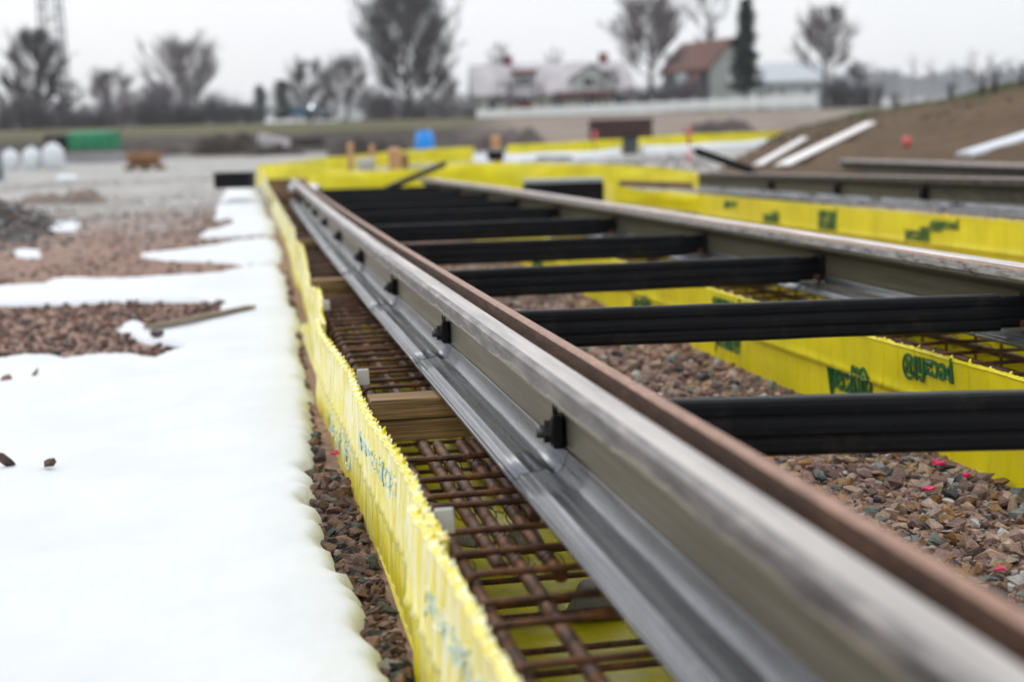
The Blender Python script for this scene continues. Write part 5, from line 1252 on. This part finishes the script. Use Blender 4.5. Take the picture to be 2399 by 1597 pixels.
# ------------------------------------------------------------------ lattice mast
F = 150; t = facing('lattice_mast', 136, 300, F, 'tall lattice mast behind the dark tree at the far left', 'mast'); mm = plain('mast_steel', (.27, .29, .31), .6, .2, .1, 2)
H = W(420, F); h0 = W(58, F)/2; h1 = W(36, F)/2
def leg(sx, sy, u): k = h0+(h1-h0)*u; return Vector((sx*k, sy*k, -1+(H+1)*u))
for sx in (-1, 1):
    for sy in (-1, 1): MB().tube([leg(sx, sy, 0), leg(sx, sy, 1)], .10, 6).build('leg', mm, t)
mb = MB(); n = 18
for k in range(n):
    for (p, q) in (((-1, -1), (1, -1)), ((1, -1), (1, 1)), ((1, 1), (-1, 1)), ((-1, 1), (-1, -1))):
        a, b = leg(*p, k/n), leg(*q, (k+1)/n)
        if k % 2: a, b = leg(*q, k/n), leg(*p, (k+1)/n)
        mb.tube([a, b], .045, 4); mb.tube([leg(*p, k/n), leg(*q, k/n)], .04, 4)
mb.build('bracing', mm, t)
# far wooded rise on the right
def far_wood():
    mb = MB(); rr = random.Random(5)
    for k in range(900):
        px = rr.uniform(1760, 2900); F = rr.uniform(1000, 1250); base = atF(px, 232, F); h = W(rr.uniform(36, 70), F)*(1+.25*mnoise.noise((px*.01, 1, 1))) + (px-1900)*.002
        w = h*rr.uniform(.10, .2)
        for j in range(3):
            a = rr.uniform(0, PI); c, s = math.cos(a)*w, math.sin(a)*w; mb.add([base + np.array([-c, -s, h*.1]), base+np.array([c, s, h*.1]), base+np.array([c*.8, s*.8, h*.6]), base+np.array([0, 0, h]), base+np.array([-c*.8, -s*.8, h*.6])], [(0, 1, 2, 3, 4)])
        mb.tube([base+np.array([0, 0, -8]), base+np.array([0, 0, h*.8])], [h*.015, h*.008], 4)
    mb.build('far_wood', plain('far_wood', (.26, .275, .30), .95, 0, .4, .05), None, kind='stuff')  # haze is mixed into the pale blue base colour
far_wood()
# slender young trees in a row behind the bank
for i, px in enumerate((2045, 2090, 2138, 2180, 2232, 2276, 2318, 2362)):
    yt = 140 - (px-2045)*.08 + 18*math.sin(i*2.1)
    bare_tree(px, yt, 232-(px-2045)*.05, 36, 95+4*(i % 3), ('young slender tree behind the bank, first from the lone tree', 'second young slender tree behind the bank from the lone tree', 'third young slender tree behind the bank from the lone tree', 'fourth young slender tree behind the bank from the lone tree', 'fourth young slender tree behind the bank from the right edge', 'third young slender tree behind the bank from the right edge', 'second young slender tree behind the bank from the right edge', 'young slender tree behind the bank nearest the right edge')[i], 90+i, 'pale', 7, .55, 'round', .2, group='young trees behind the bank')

# ------------------------------------------------------------------ winter haze
hz = bpy.data.materials.new('haze'); hz.use_nodes = True; ht = hz.node_tree; ht.nodes.clear()
pv = ht.nodes.new('ShaderNodeVolumePrincipled'); pv.inputs['Color'].default_value = (.90, .93, .97, 1); pv.inputs['Density'].default_value = .00045; pv.inputs['Anisotropy'].default_value = 0
ho = ht.nodes.new('ShaderNodeOutputMaterial'); ht.links.new(pv.outputs[0], ho.inputs['Volume'])
MB().box((CAM[0] + Fv[0]*640, CAM[1] + Fv[1]*640, 10.5), (1900, 1400, 28.0), rz=-YAW).build('haze', hz, None, kind='stuff')

# ------------------------------------------------------------------ sky, light, camera
wd = bpy.data.worlds.new('World'); S.world = wd; wd.use_nodes = True; nt = wd.node_tree; nt.nodes.clear()
SUN_EL, SUN_AZ = math.radians(38), math.radians(-25)         # azimuth from +Y towards +X
sky = nt.nodes.new('ShaderNodeTexSky'); sky.sky_type = 'NISHITA'; sky.sun_disc = False; sky.sun_elevation = SUN_EL; sky.sun_rotation = SUN_AZ; sky.air_density = 1.0; sky.dust_density = 4.0
b1 = nt.nodes.new('ShaderNodeBackground'); b1.inputs['Strength'].default_value = .08; nt.links.new(sky.outputs[0], b1.inputs['Color'])
tc = nt.nodes.new('ShaderNodeTexCoord'); sp = nt.nodes.new('ShaderNodeSeparateXYZ'); nt.links.new(tc.outputs['Generated'], sp.inputs[0])
nz = nt.nodes.new('ShaderNodeTexNoise'); nz.inputs['Scale'].default_value = 2.2; nz.inputs['Detail'].default_value = 4; nt.links.new(tc.outputs['Generated'], nz.inputs['Vector'])
cl = nt.nodes.new('ShaderNodeValToRGB'); nt.links.new(nz.outputs['Fac'], cl.inputs['Fac']); cl.color_ramp.elements[0].position = .3; cl.color_ramp.elements[0].color = (.85, .88, .935, 1); cl.color_ramp.elements[1].position = .7; cl.color_ramp.elements[1].color = (.955, .96, .965, 1)
up = nt.nodes.new('ShaderNodeMapRange'); nt.links.new(sp.outputs['Z'], up.inputs['Value']); up.inputs['From Min'].default_value = 0; up.inputs['From Max'].default_value = .9; up.inputs['To Min'].default_value = 1.11; up.inputs['To Max'].default_value = 1.95
b2 = nt.nodes.new('ShaderNodeBackground'); nt.links.new(cl.outputs[0], b2.inputs['Color']); nt.links.new(up.outputs[0], b2.inputs['Strength'])
mx = nt.nodes.new('ShaderNodeMixShader'); mx.inputs[0].default_value = .85; nt.links.new(b1.outputs[0], mx.inputs[1]); nt.links.new(b2.outputs[0], mx.inputs[2])
wo = nt.nodes.new('ShaderNodeOutputWorld'); nt.links.new(mx.outputs[0], wo.inputs['Surface'])
sl = bpy.data.lights.new('sun', 'SUN'); sl.energy = .6; sl.angle = math.radians(25); sl.color = (1, .965, .92)
so = link(bpy.data.objects.new('sun', sl)); d = Vector((math.sin(SUN_AZ)*math.cos(SUN_EL), math.cos(SUN_AZ)*math.cos(SUN_EL), math.sin(SUN_EL))); so.rotation_euler = d.to_track_quat('Z', 'Y').to_euler(); so.location = (-5, 10, 20)

cd = bpy.data.cameras.new('camera'); cam = link(bpy.data.objects.new('camera', cd)); S.camera = cam
cd.sensor_width = 36; cd.sensor_fit = 'HORIZONTAL'; cd.lens = FPX*36/2399; cd.clip_start = .05; cd.clip_end = 6000
fw = math.cos(PIT)*Fv + np.array([0, 0, -math.sin(PIT)]); dn = -math.sin(PIT)*Fv + np.array([0, 0, -math.cos(PIT)])
ex = math.cos(ROL)*Rv + math.sin(ROL)*dn; ey = math.sin(ROL)*Rv - math.cos(ROL)*dn
mat = Matrix(((ex[0], ey[0], -fw[0], CAM[0]), (ex[1], ey[1], -fw[1], CAM[1]), (ex[2], ey[2], -fw[2], CAM[2]), (0, 0, 0, 1))); cam.matrix_world = mat
cd.dof.use_dof = True; cd.dof.focus_distance = 3.0; cd.dof.aperture_fstop = 2.6; cd.dof.aperture_blades = 0
S.view_settings.view_transform = 'Standard'; S.view_settings.look = 'None'; S.view_settings.exposure = .02; S.view_settings.gamma = 1
S.cycles.use_denoising = True; S.cycles.denoiser = 'OPENIMAGEDENOISE'; S.cycles.denoising_input_passes = 'RGB_ALBEDO_NORMAL'; S.cycles.denoising_prefilter = 'ACCURATE'
S.cycles.max_bounces = 8; S.cycles.diffuse_bounces = 3; S.cycles.glossy_bounces = 3
